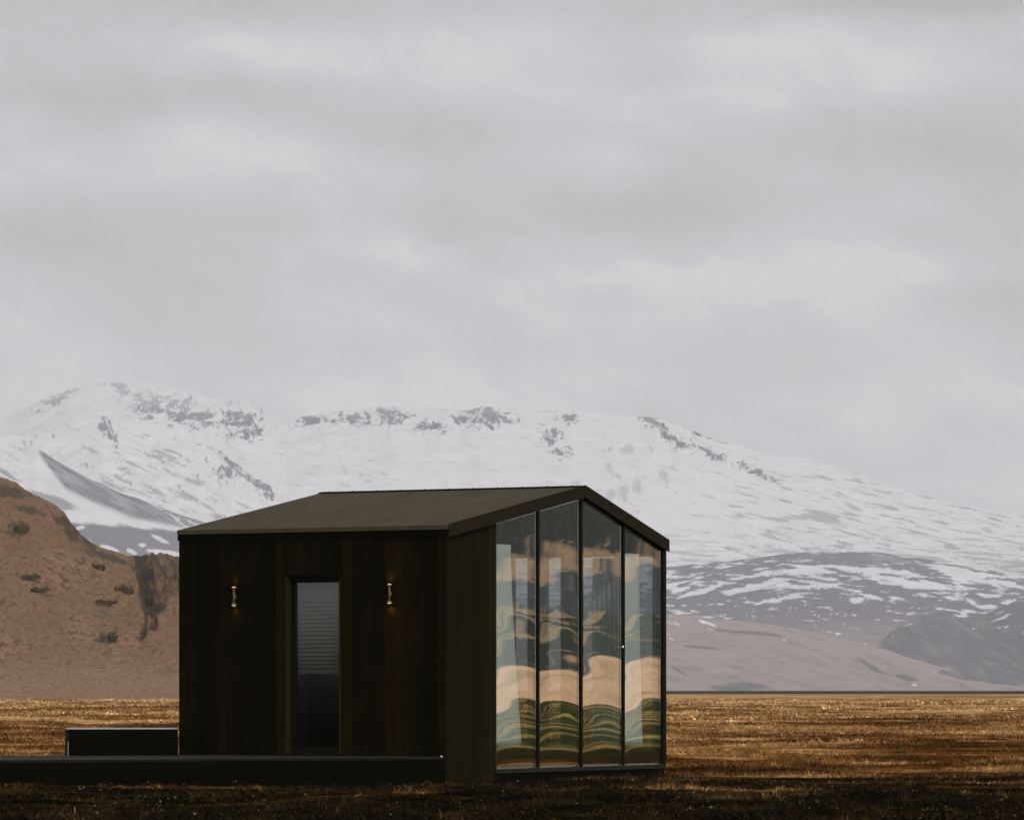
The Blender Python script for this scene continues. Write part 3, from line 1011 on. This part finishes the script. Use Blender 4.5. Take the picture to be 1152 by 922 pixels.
fa.build('fascia', M['fascia_dark'], cabin)
bg = MB()      # barge boards along the gable
bx0, bx1 = 0.037, 0.050
bg.prism([(bx0, -0.032), (bx1, -0.032), (bx1, RIDGE_T), (bx0, RIDGE_T)], lambda x, y: rz(x, y) - ROOF_T, lambda x, y: rz(x, y) + 0.016)
bg.prism([(bx0, RIDGE_T + 0.001), (bx1, RIDGE_T + 0.001), (bx1, LT + 0.014), (bx0, LT + 0.014)], lambda x, y: rz(x, y) - ROOF_T, lambda x, y: rz(x, y) + 0.016)
bg.build('barge_board', M['fascia'], cabin)
sof = MB()     # soffit strip closing the overhang
sof.prism([(-0.018, 0.002), (0.036, 0.002), (0.036, RIDGE_T), (-0.018, RIDGE_T)], lambda x, y: rz(x, y) - ROOF_T + 0.012, lambda x, y: rz(x, y) - ROOF_T + 0.03)
sof.prism([(-0.018, RIDGE_T + 0.001), (0.036, RIDGE_T + 0.001), (0.036, LT + 0.005), (-0.018, LT + 0.005)], lambda x, y: rz(x, y) - ROOF_T + 0.012, lambda x, y: rz(x, y) - ROOF_T + 0.03)
sof.build('soffit', M['fascia_dark'], cabin)

# glass gable: four bowed panes
pane_y = [(1.165, 2.200), (2.232, 3.294), (3.330, 4.408), (4.442, 5.485)]
for ip, (y0, y1) in enumerate(pane_y):
    nu, nv = 28, 90
    U, Vv = np.meshgrid(np.linspace(0, 1, nu), np.linspace(0, 1, nv), indexing='xy')
    Yp = y0 + (y1 - y0) * U
    ztop = np.array([[under(0, yy) + 0.010 for yy in Yp[0]]])
    Zp = GZ0 + 0.052 + (ztop - GZ0 - 0.052) * Vv
    uc = (U - 0.5) * 2
    sgn = [1.0, 0.9, 1.1, 1.0][ip]
    # sealed units bow: cross bow plus slow vertical waviness (millimetres)
    zr = Zp - 1.0
    D = -0.0019 * sgn * uc ** 2 * zr
    D = D + 0.00030 * np.sin(Zp * 3.6 + ip * 0.5 + uc * 0.5) * sstep(Zp, 0.9, 1.6) + 0.00014 * np.sin(Zp * 6.1 + 1.3 * ip + uc * 0.8) * sstep(Zp, 0.8, 1.5)
    D = D + uc * zr * [0.0011, 0.0001, 0.0003, 0.0016][ip]
    D = D + 0.00006 * np.sin(Zp * 19 + 2 * ip + uc)
    xs = -0.012 + D
    back = -0.030 + D
    vf = np.stack([xs, Yp, Zp], -1).reshape(-1, 3)
    vb = np.stack([back, Yp, Zp], -1).reshape(-1, 3)
    f1 = grid_faces(nv, nu)
    f2 = f1[:, ::-1] + nu * nv
    i = np.arange(nu * nv).reshape(nv, nu)
    n_ = nu * nv
    rim = np.concatenate([i[0, :], i[1:, -1], i[-1, -2::-1], i[-2:0:-1, 0]])
    r2 = np.roll(rim, -1)
    f3 = np.stack([rim, rim + n_, r2 + n_, r2], -1)
    o = np_mesh('glass_pane', np.concatenate([vf, vb]), np.concatenate([f1, f2, f3]), M['gable_glass'])
    sm = np.ones(len(f1) * 2 + len(f3), bool)
    sm[len(f1) * 2:] = False
    o.data.polygons.foreach_set('use_smooth', sm)
    # flat rim so that the bow keeps its own smooth normals
    o.data.update()
    o.parent = cabin
# mullions, sill, posts
for yc, wd in ((1.156, 0.028), (2.216, 0.038), (3.312, 0.042), (4.425, 0.040)):
    mu = MB()
    mu.prism([(-0.06, yc - wd / 2), (0.004, yc - wd / 2), (0.004, yc + wd / 2), (-0.06, yc + wd / 2)], GZ0 + 0.064, under)
    o = mu.build('mullion', M['sill_metal'] if yc < 1.2 else M['black_metal'], cabin)
si = MB()
si.box((-0.06, GY0 - 0.002, GZ0 + 0.012), (0.012, LT - 0.005, GZ0 + 0.062))
si.build('sill', M['sill_metal'], cabin)
po = MB()
po.prism([(-0.10, 5.476), (0.010, 5.476), (0.010, LT), (-0.10, LT)], GZ0 + 0.064, under)
po.build('corner_post', M['black_metal'], cabin)
pl = MB()
pl.box((-0.05, GY0 - 0.002, -0.05), (-0.004, LT - 0.03, GZ0 + 0.010))
pl.build('plinth', M['fascia_dark'], cabin)
kn = MB()
kn.lathe([(0.0005, 1.626), (0.010, 1.626), (0.013, 1.640), (0.010, 1.654), (0.0005, 1.654)], 0.018, 4.36, 12)
kn.build('latch', M['white_plastic'], cabin)

# door: frame, leaf with glass, blind
door = MB()
door.box((DX0 + 0.002, 0.075, DZ0), (DX0 + 0.085, 0.125, DZ1 - 0.002), 0.7)
door.box((DX1 - 0.055, 0.075, DZ0), (DX1 - 0.002, 0.125, DZ1 - 0.002), 0.2)
door.box((DX0 + 0.085, 0.075, 2.395), (DX1 - 0.055, 0.125, DZ1 - 0.002), 0.1)
door.box((DX0 + 0.085, 0.075, DZ0), (DX1 - 0.055, 0.125, 0.40), 0.0)
doo = door.build('door', M['black_metal'], cabin)
jm = MB()
jm.box((DX0 - 0.012, -0.012, DZ0), (DX0 + 0.022, 0.072, DZ1 - 0.004), 0.8)
jm.box((DX1 - 0.016, -0.012, DZ0), (DX1 + 0.010, 0.072, DZ1 - 0.004), 0.8)
jm.build('door_frame', M['frame_wood'], doo)
hd = MB()
hd.box((DX0 - 0.012, 0.002, DZ1 - 0.003), (DX1 + 0.010, 0.074, DZ1 + 0.02), 0.0)
hd.build('door_head', M['fascia_dark'], doo)
gp = MB()
gp.box((DX0 + 0.087, 0.094, 0.402), (DX1 - 0.057, 0.104, 2.393))
gp.build('door_pane', M['door_glass'], doo)
bl = MB()
bl.box((DX0 + 0.09, 0.135, 2.16), (DX1 - 0.06, 0.155, 2.44))
z = 2.15
while z > 1.30:
    # slats tilted outwards
    p0, p1 = (DX0 + 0.09), (DX1 - 0.06)
    tl_ = 0.7
    a_ = [(p0, 0.130, z - 0.040), (p1, 0.130, z - 0.040), (p1, 0.160, z), (p0, 0.160, z)]
    bl.face(a_)
    bl.face([(q[0], q[1] + 0.003, q[2] + 0.002) for q in reversed(a_)])
    z -= 0.050
bl.box((DX0 + 0.09, 0.132, z - 0.01), (DX1 - 0.06, 0.158, z + 0.02))
bl.build('blind', M['blind'], doo)
hn = MB()
hn.box((DX1 - 0.046, 0.030, 1.18), (DX1 - 0.030, 0.074, 1.20))
hn.box((DX1 - 0.15, 0.030, 1.18), (DX1 - 0.046, 0.042, 1.20))
hn.build('handle', M['black_metal'], doo)
bk = MB()
bk.box((DX0 - 0.02, 0.50, FLOOR), (DX1 + 0.02, 0.52, 2.7))
bk.build('inner_door', M['fascia_dark'], doo)


def cab(x, y, z=0.0):
    c, s = math.cos(RZ), math.sin(RZ)
    return (CORNER[0] + c * x - s * y, CORNER[1] + s * x + c * y, z)


# wall lamps
def wall_lamp(x, z, label):
    root = empty('wall_lamp', cab(x, -0.001, z), RZ)
    tag(root, label, 'wall lamp', 'up and down lamps on the cabin front')
    root.scale = (0.88, 0.88, 0.92)
    s = MB()
    s.box((-0.008, -0.006, -0.02), (0.008, 0.004, 0.02))
    s.box((-0.004, -0.036, -0.008), (0.004, -0.0062, 0.008))
    s.build('bracket', M['lamp_metal'], root)
    s = MB()
    s.lathe([(0.0005, -0.088), (0.011, -0.088), (0.011, 0.088), (0.0005, 0.088)], 0, -0.044, 16)
    s.build('stem', M['lamp_metal'], root)
    for sg in (1, -1):
        c_ = MB()
        prof = [(0.011, 0.082), (0.016, 0.092), (0.028, 0.104), (0.041, 0.120), (0.038, 0.121), (0.026, 0.108), (0.002, 0.104)]
        c_.lathe([(r_, z_ * sg) for r_, z_ in (prof if sg > 0 else prof[::-1])], 0, -0.044, 20)
        co = c_.build('lamp_shade', M['lamp_metal'], root)
        b_ = MB()
        pb = [(0.0005, 0.1055), (0.024, 0.1075), (0.030, 0.114), (0.024, 0.123), (0.0005, 0.127)]
        b_.lathe([(r_, z_ * sg) for r_, z_ in (pb if sg > 0 else pb[::-1])], 0, -0.044, 16)
        b_.build('bulb', M['glow'], co)
        L = bpy.data.lights.new('bulb_light', 'SPOT')
        L.energy = 3.2 if sg < 0 else 2.0
        L.color = (1.0, 0.62, 0.28)
        L.spot_size = R(125)
        L.spot_blend = 0.6
        L.shadow_soft_size = 0.02
        lo = bpy.data.objects.new('bulb_light', L)
        lo.location = (0, -0.044, 0.131 * sg)
        lo.rotation_euler = (R(180), 0, 0) if sg > 0 else (0, 0, 0)
        C.objects.link(lo)
        lo.parent = co


wall_lamp(-3.005, 2.235, 'lit brass up and down lamp on the dark wall left of the door')
wall_lamp(-0.78, 2.245, 'lit brass up and down lamp between the door and the glass corner')


# curtains behind the glass
def curtain(x0, y0, y1, z0, z1, flare, label, folds):
    nu, nv = 90, 30
    U, V = np.meshgrid(np.linspace(0, 1, nu), np.linspace(0, 1, nv), indexing='xy')
    fl_ = (1 - V) ** 1.5 * flare
    Yp = y0 + (y1 - y0 + fl_) * U
    amp = 0.020 + 0.012 * (1 - V)
    Xp = x0 + amp * np.sin(U * folds * 2 * np.pi + 0.6 * np.sin(U * 9)) + 0.008 * np.sin(U * folds * 4.7 + V * 2)
    Zp = z0 + (z1 - z0) * V + 0.004 * np.sin(U * 40)
    vf = np.stack([Xp, Yp, Zp], -1).reshape(-1, 3)
    vb = vf + np.array([-0.004, 0, 0])
    f1 = grid_faces(nv, nu)
    i = np.arange(nu * nv).reshape(nv, nu)
    n_ = nu * nv
    rim = np.concatenate([i[0, :], i[1:, -1], i[-1, -2::-1], i[-2:0:-1, 0]])
    r2 = np.roll(rim, -1)
    f3 = np.stack([rim, rim + n_, r2 + n_, r2], -1)
    o = np_mesh('curtain', np.concatenate([vf, vb]), np.concatenate([f1, f1[:, ::-1] + n_, f3]), M['curtain'])
    o.location = cab(0, 0, 0)
    o.rotation_euler = (0, 0, RZ)
    tag(o, label, 'curtain', 'sheer curtains behind the glass gable')
    return o


curtain(-0.16, 1.345, 1.80, 0.40, 2.87, 0.25, 'pale sheer curtain behind the glass pane next to the timber wall', 7)
curtain(-0.16, 4.50, 5.12, 0.37, 2.84, 0.10, 'pale sheer curtain behind the glass pane at the far corner', 9)
# a third hangs across part of the back window
o = curtain(0.0, 0.0, 0.37, 0.42, 2.80, 0.02, 'narrow curtain hanging across the back window of the cabin', 5)
o.location = cab(-0.60, 5.36)
o.rotation_euler = (0, 0, RZ + R(90))

# ------------------------------------------------------------------ deck and box
DZ = 0.285
P0 = np.array([-0.80, 55.62])         # deck's right front corner, by the cabin corner
P1 = np.array([-7.2, 52.7])          # runs out of the frame on the left
dv = (P1 - P0) / np.linalg.norm(P1 - P0)
dlen = float(np.linalg.norm(P1 - P0))
ang = math.atan2(-dv[1], -dv[0])      # local +x runs towards the right end
deck = tag(empty('deck', (P0[0], P0[1], 0), ang), 'long low black timber terrace in front of the cabin', 'deck')
db = MB()
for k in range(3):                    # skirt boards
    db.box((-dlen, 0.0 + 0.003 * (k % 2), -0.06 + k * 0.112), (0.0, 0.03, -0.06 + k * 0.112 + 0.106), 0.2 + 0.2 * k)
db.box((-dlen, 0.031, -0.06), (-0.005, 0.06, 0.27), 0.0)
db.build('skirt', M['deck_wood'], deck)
# end boards to the right
de = MB()
de.box((-0.03, 0.032, -0.06), (0.0, 0.34, 0.27), 0.3)
de.build('end_board', M['deck_wood'], deck)
# deck boards: fill the space between the deck's edge and the cabin front
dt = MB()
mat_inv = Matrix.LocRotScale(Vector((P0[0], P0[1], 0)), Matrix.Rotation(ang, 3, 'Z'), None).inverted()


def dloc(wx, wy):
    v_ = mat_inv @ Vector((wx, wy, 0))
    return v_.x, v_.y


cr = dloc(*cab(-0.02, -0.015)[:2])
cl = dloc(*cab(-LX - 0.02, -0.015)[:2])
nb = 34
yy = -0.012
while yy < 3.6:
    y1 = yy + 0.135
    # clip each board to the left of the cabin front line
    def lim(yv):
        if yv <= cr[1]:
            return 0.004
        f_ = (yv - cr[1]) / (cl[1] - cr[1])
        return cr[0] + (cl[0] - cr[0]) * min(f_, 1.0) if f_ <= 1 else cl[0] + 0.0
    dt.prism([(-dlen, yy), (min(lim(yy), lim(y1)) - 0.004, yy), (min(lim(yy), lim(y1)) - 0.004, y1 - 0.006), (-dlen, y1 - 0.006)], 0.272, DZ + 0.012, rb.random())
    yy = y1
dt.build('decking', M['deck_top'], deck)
bo = MB()
bo.lathe([(0.0005, 0), (0.011, 0), (0.011, 0.014), (0.007, 0.018), (0.0005, 0.018)], -0.03, 0.02, 10)
o = bo.build('cap_bolt', M['white_plastic'], deck)
o.location = (0, 0, DZ + 0.013)

box = tag(empty('storage_box', (-5.385, 57.02, DZ + 0.013), R(8.5)), 'low black box with a pale metal top beside the cabin', 'box')
bxl = 1.335
bm_ = MB()
bm_.box((0.0, 0.0, 0.0), (bxl, 0.05, 0.315), 0.2)
bm_.box((0.0, 0.052, 0.0), (0.04, 0.70, 0.315), 0.2)
bm_.box((0.042, 0.66, 0.0), (bxl, 0.70, 0.315), 0.2)
bm_.box((bxl - 0.04, 0.052, 0.0), (bxl, 0.658, 0.315), 0.2)
bm_.build('box_body', M['deck_wood'], box)
bc = MB()
bc.prism([(-0.012, -0.012), (bxl, -0.012), (bxl, 0.72), (-0.012, 0.72)], 0.317, 0.329)
bc.build('box_lid', M['cap_metal'], box)
bt = MB()
bt.box((-0.002, -0.004, 0.0), (0.005, -0.001, 0.17))
bt.build('corner_trim', M['cap_metal'], box)

# ------------------------------------------------------------------ shrubs on the hill
m, t, b = new_mat('shrub_leaf')
at = t.new('ShaderNodeAttribute', attribute_name='tint')
c = t.mix(at.outputs['Fac'], (0.038, 0.034, 0.019), (0.10, 0.078, 0.044))
t.l.new(c, b.inputs['Base Color'])
b.inputs['Roughness'].default_value = 0.9
b.inputs['Specular IOR Level'].default_value = 0.1
M['leaf'] = m
M['twig'] = simple('twig', (0.05, 0.035, 0.022), 0.9, 0.1, 0, 0.2, 5)


def hill_point(px, py):
    rows = HGY.shape[0] - 16
    d2 = (HGX[:rows] - px) ** 2 + (HGY[:rows] - py) ** 2
    i = np.unravel_index(np.argmin(d2), d2.shape)
    return HX[i], HY[i], HH[i]


def shrub(px, py, wpx, hpx, label, seed):
    X, Y, Z = hill_point(px, py)
    s = Y / FPX
    rw_, rh_ = wpx * s / 2, hpx * s
    rg = np.random.default_rng(seed)
    root = tag(empty('shrub', (X, Y, Z)), label, 'shrub', 'shrubs on the brown hill')
    n = 800
    lob = rg.uniform(-0.95, 0.95, (14, 3)) * [rw_, rw_ * 1.5, 0] + [0, 0, rh_ * 0.25]
    lob[:, 2] *= rg.uniform(0.4, 1.8, 14)
    li = np.minimum((rg.uniform(0, 1, n) ** 1.4 * 14).astype(int), 13)
    dirs = rg.normal(size=(n, 3))
    dirs /= np.linalg.norm(dirs, axis=1)[:, None]
    rad = rg.uniform(0.3, 1.0, n) ** 0.5
    cen = lob[li] + dirs * rad[:, None] * np.array([rw_ * 0.34, rw_ * 0.5, rh_ * 0.36]) * rg.uniform(0.4, 1.5, 14)[li][:, None]
    cen[:, 2] = np.maximum(cen[:, 2], 0.02 - 0.3)
    sz = rg.uniform(0.06, 0.15, n)
    a = rg.normal(size=(n, 3)); a /= np.linalg.norm(a, axis=1)[:, None]
    bb = np.cross(a, rg.normal(size=(n, 3))); bb /= np.linalg.norm(bb, axis=1)[:, None]
    v = np.stack([cen - a * sz[:, None], cen + bb * sz[:, None] * 0.6, cen + a * sz[:, None], cen - bb * sz[:, None] * 0.6], 1).reshape(-1, 3)
    tint = np.repeat(rg.uniform(0, 1, n) * 0.6 + 0.4 * rg.uniform(0, 1, 14)[li], 4)
    o = np_mesh('crown', v, np.arange(n * 4).reshape(n, 4), M['leaf'], smooth=False, tint=tint)
    o.parent = root
    tw = MB()
    for k in range(5):
        e = lob[k]
        tw.prism([(-0.05, -0.05), (0.05, -0.05), (0.0, 0.05)], -0.5, 0.2)
        p0, p1 = Vector((0, 0, -0.4)), Vector(e)
        q = Vector((0.05, 0, 0)); r_ = Vector((0, 0.05, 0))
        tw.face([p0 - q, p0 + q, p1 + q * .3, p1 - q * .3]); tw.face([p0 - r_, p0 + r_, p1 + r_ * .3, p1 - r_ * .3])
    o = tw.build('stem', M['twig'], root)


shrub(34, 652, 20, 9, 'upper shrub of the dark pair on the open hillside', 1)
shrub(45, 667, 22, 10, 'lower shrub of the dark pair on the open hillside', 2)
shrub(111, 640, 13, 9, 'small dark shrub just below the hill crest', 3)
shrub(138, 666, 20, 13, 'dark shrub leaning against the rocky outcrop', 4)
shrub(116, 680, 26, 8, 'flat olive shrub in the middle of the slope', 5)
shrub(123, 722, 18, 17, 'lowest tall shrub on the brown slope', 6)
shrub(24, 600, 18, 15, 'shrub high on the hill near the left edge', 7)

# ------------------------------------------------------------------ farmhouse far across the plain
fx, fy = (1028 - 576) / FPX * 4100, 4100.0
fh = tag(empty('farmhouse', (fx, fy, 0.0), R(8)), 'tiny white farmhouse far away at the foot of the mountain', 'farmhouse')
hz = 5.2
hm = MB()
hm.box((-2.3, -2.0, 4.4), (2.3, 2.0, hz + 1.1))
hm.build('wall', M['white_plastic'], fh)
hr = MB()
hr.prism([(-2.5, -2.3), (2.5, -2.3), (2.5, 0), (-2.5, 0)], lambda x, y: hz + 1.11 + (y + 2.3) * 0.7, lambda x, y: hz + 1.3 + (y + 2.3) * 0.4)
hr.prism([(-2.5, 0), (2.5, 0), (2.5, 2.3), (-2.5, 2.3)], lambda x, y: hz + 1.11 + (2.3 - y) * 0.7, lambda x, y: hz + 1.3 + (2.3 - y) * 0.4)
hr.build('roof', M['cap_metal'], fh)
for wx in (-1.2, 1.2):
    wn = MB()
    wn.box((wx - 0.5, -2.05, hz), (wx + 0.5, -2.003, hz + 0.8))
    wn.build('window', M['black_metal'], fh)

# ------------------------------------------------------------------ grass
def footprint(X, Y):
    """inside cabin or terrace"""
    c, s = math.cos(-RZ), math.sin(-RZ)
    dx, dy = X - CORNER[0], Y - CORNER[1]
    lx, ly = c * dx - s * dy, s * dx + c * dy
    ins = (lx > -LX - 0.05) & (lx < 0.03) & (ly > -0.03) & (ly < LT + 0.05)
    dx, dy = X - P0[0], Y - P0[1]
    c, s = math.cos(-ang), math.sin(-ang)
    lx, ly = c * dx - s * dy, s * dx + c * dy
    return ins | ((lx > -dlen - 0.1) & (lx < 0.02) & (ly > -0.03) & (ly < 3.7))


def grass():
    segs = []
    for (ya, yb, dens, hmin, hmax, wd, blades) in [(35.5, 48, 170, 0.03, 0.11, 0.010, 5), (48, 64, 120, 0.03, 0.09, 0.011, 5), (64, 95, 60, 0.03, 0.10, 0.016, 5), (95, 150, 22, 0.04, 0.12, 0.028, 5), (150, 260, 6, 0.05, 0.15, 0.055, 5), (260, 460, 1.4, 0.07, 0.19, 0.12, 5)]:
        area = 0.5 * 0.25 * (yb ** 2 - ya ** 2)
        n = int(area * dens)
        Y = np.sqrt(rng.uniform(ya ** 2, yb ** 2, n))
        X = rng.uniform(-0.125, 0.125, n) * Y
        keep = ~footprint(X, Y)
        # tussocky: fewer tufts in the hollows
        dn = fbm(X / 2.2, Y / 2.2, 3, 77)
        keep &= rng.uniform(0, 1, n) < sstep(dn, -0.5, 0.4) * 0.85 + 0.15
        X, Y, dn = X[keep], Y[keep], dn[keep]
        n = len(X)
        tall = rng.uniform(hmin, hmax, n) * (0.7 + 0.6 * sstep(dn, 0, 0.6))
        tint0 = np.exp(rng.normal(0, np.where(Y < 60, 0.6, 0.42), n)) * np.where(Y < 60, 1 + 2.6 * (rng.uniform(0, 1, n) > 0.93), 1)
        X = np.repeat(X, blades) + rng.normal(0, wd * 2.2, n * blades)
        Y = np.repeat(Y, blades) + rng.normal(0, wd * 2.2, n * blades)
        hgt = np.repeat(tall, blades) * rng.uniform(0.5, 1.1, n * blades)
        tn = np.repeat(tint0, blades) * rng.uniform(0.7, 1.3, n * blades)
        a = rng.uniform(0, 2 * np.pi, n * blades)
        lean = rng.uniform(0.3, 1.8, n * blades) * hgt
        la = rng.uniform(0, 2 * np.pi, n * blades)
        z = ground_h(X, Y) - 0.005
        b0 = np.stack([X - np.cos(a) * wd / 2, Y - np.sin(a) * wd / 2, z], -1)
        b1 = np.stack([X + np.cos(a) * wd / 2, Y + np.sin(a) * wd / 2, z], -1)
        tp = np.stack([X + np.cos(la) * lean, Y + np.sin(la) * lean, z + hgt], -1)
        segs.append((np.stack([b0, b1, tp], 1).reshape(-1, 3), np.repeat(tn, 3)))
    v = np.concatenate([s_[0] for s_ in segs])
    tn = np.concatenate([s_[1] for s_ in segs])
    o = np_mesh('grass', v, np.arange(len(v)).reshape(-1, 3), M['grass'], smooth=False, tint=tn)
    tag(o, 'dry golden and rust coloured grass tufts covering the field', 'grass', kind='stuff')


grass()

# pale stones and dead leaves scattered on the dark ground
def litter():
    n = 2400
    Y = np.sqrt(rng.uniform(35.5 ** 2, 57.5 ** 2, n))
    X = rng.uniform(-0.122, 0.122, n) * Y
    cl_ = fbm(X / 1.1, Y / 1.1, 3, 140)
    keep = (~footprint(X, Y)) & (rng.uniform(0, 1, n) < sstep(cl_, -0.15, 0.55))
    X, Y = X[keep], Y[keep]
    n = len(X)
    z = ground_h(X, Y)
    base = np.array([(1, 0, 0), (0.2, 0.9, 0), (-0.9, 0.3, 0), (-0.3, -0.9, 0), (0, 0, 0.8), (0.1, 0, -0.7)], float)
    tri = np.array([(0, 1, 4), (1, 2, 4), (2, 3, 4), (3, 0, 4), (1, 0, 5), (2, 1, 5), (3, 2, 5), (0, 3, 5)])
    s_ = rng.uniform(0.004, 0.018, n) * rng.uniform(0.6, 1.3, n)
    a = rng.uniform(0, 6.28, n)
    co, si_ = np.cos(a), np.sin(a)
    p = base[None] * s_[:, None, None] * rng.uniform(0.6, 1.3, (n, 6, 3))
    v = np.stack([p[..., 0] * co[:, None] - p[..., 1] * si_[:, None], p[..., 0] * si_[:, None] + p[..., 1] * co[:, None], p[..., 2]], -1)
    v = v + np.stack([X, Y, z + 0.03 + rng.uniform(0, 0.03, n)], -1)[:, None]
    f = (tri[None] + (np.arange(n) * 6)[:, None, None]).reshape(-1, 3)
    o = np_mesh('stones', v.reshape(-1, 3), f, M['litter'], smooth=False, tint=np.repeat(rng.uniform(0, 1, n) ** 2.4, 6))
    tag(o, 'pale stones and dead leaves scattered on the dark ground', 'stones', kind='stuff')


m, t, b = new_mat('litter')
at = t.new('ShaderNodeAttribute', attribute_name='tint')
c = t.ramp(at.outputs['Fac'], [(0.0, (0.05, 0.03, 0.012)), (0.5, (0.07, 0.048, 0.026)), (1.0, (0.20, 0.17, 0.13))])
t.l.new(c, b.inputs['Base Color'])
b.inputs['Roughness'].default_value = 0.9
b.inputs['Specular IOR Level'].default_value = 0.1
M['litter'] = m
litter()

# ------------------------------------------------------------------ air
hm_ = MB()
hm_.box((-5200, -90, -60), (5200, 16000, 1150))
m = bpy.data.materials.new('haze_air')
m.use_nodes = True
t = NT(m.node_tree)
t.n.clear()
oo = t.new('ShaderNodeOutputMaterial')
pvn = t.new('ShaderNodeVolumePrincipled')
pvn.inputs['Color'].default_value = (0.91, 0.92, 0.96, 1)
pvn.inputs['Density'].default_value = 6.2e-5
pvn.inputs['Anisotropy'].default_value = 0.1
t.l.new(pvn.outputs[0], oo.inputs['Volume'])
hz_o = hm_.build('haze', m)
tag(hz_o, 'thin pale haze over the plain and the mountains', 'haze', kind='stuff')
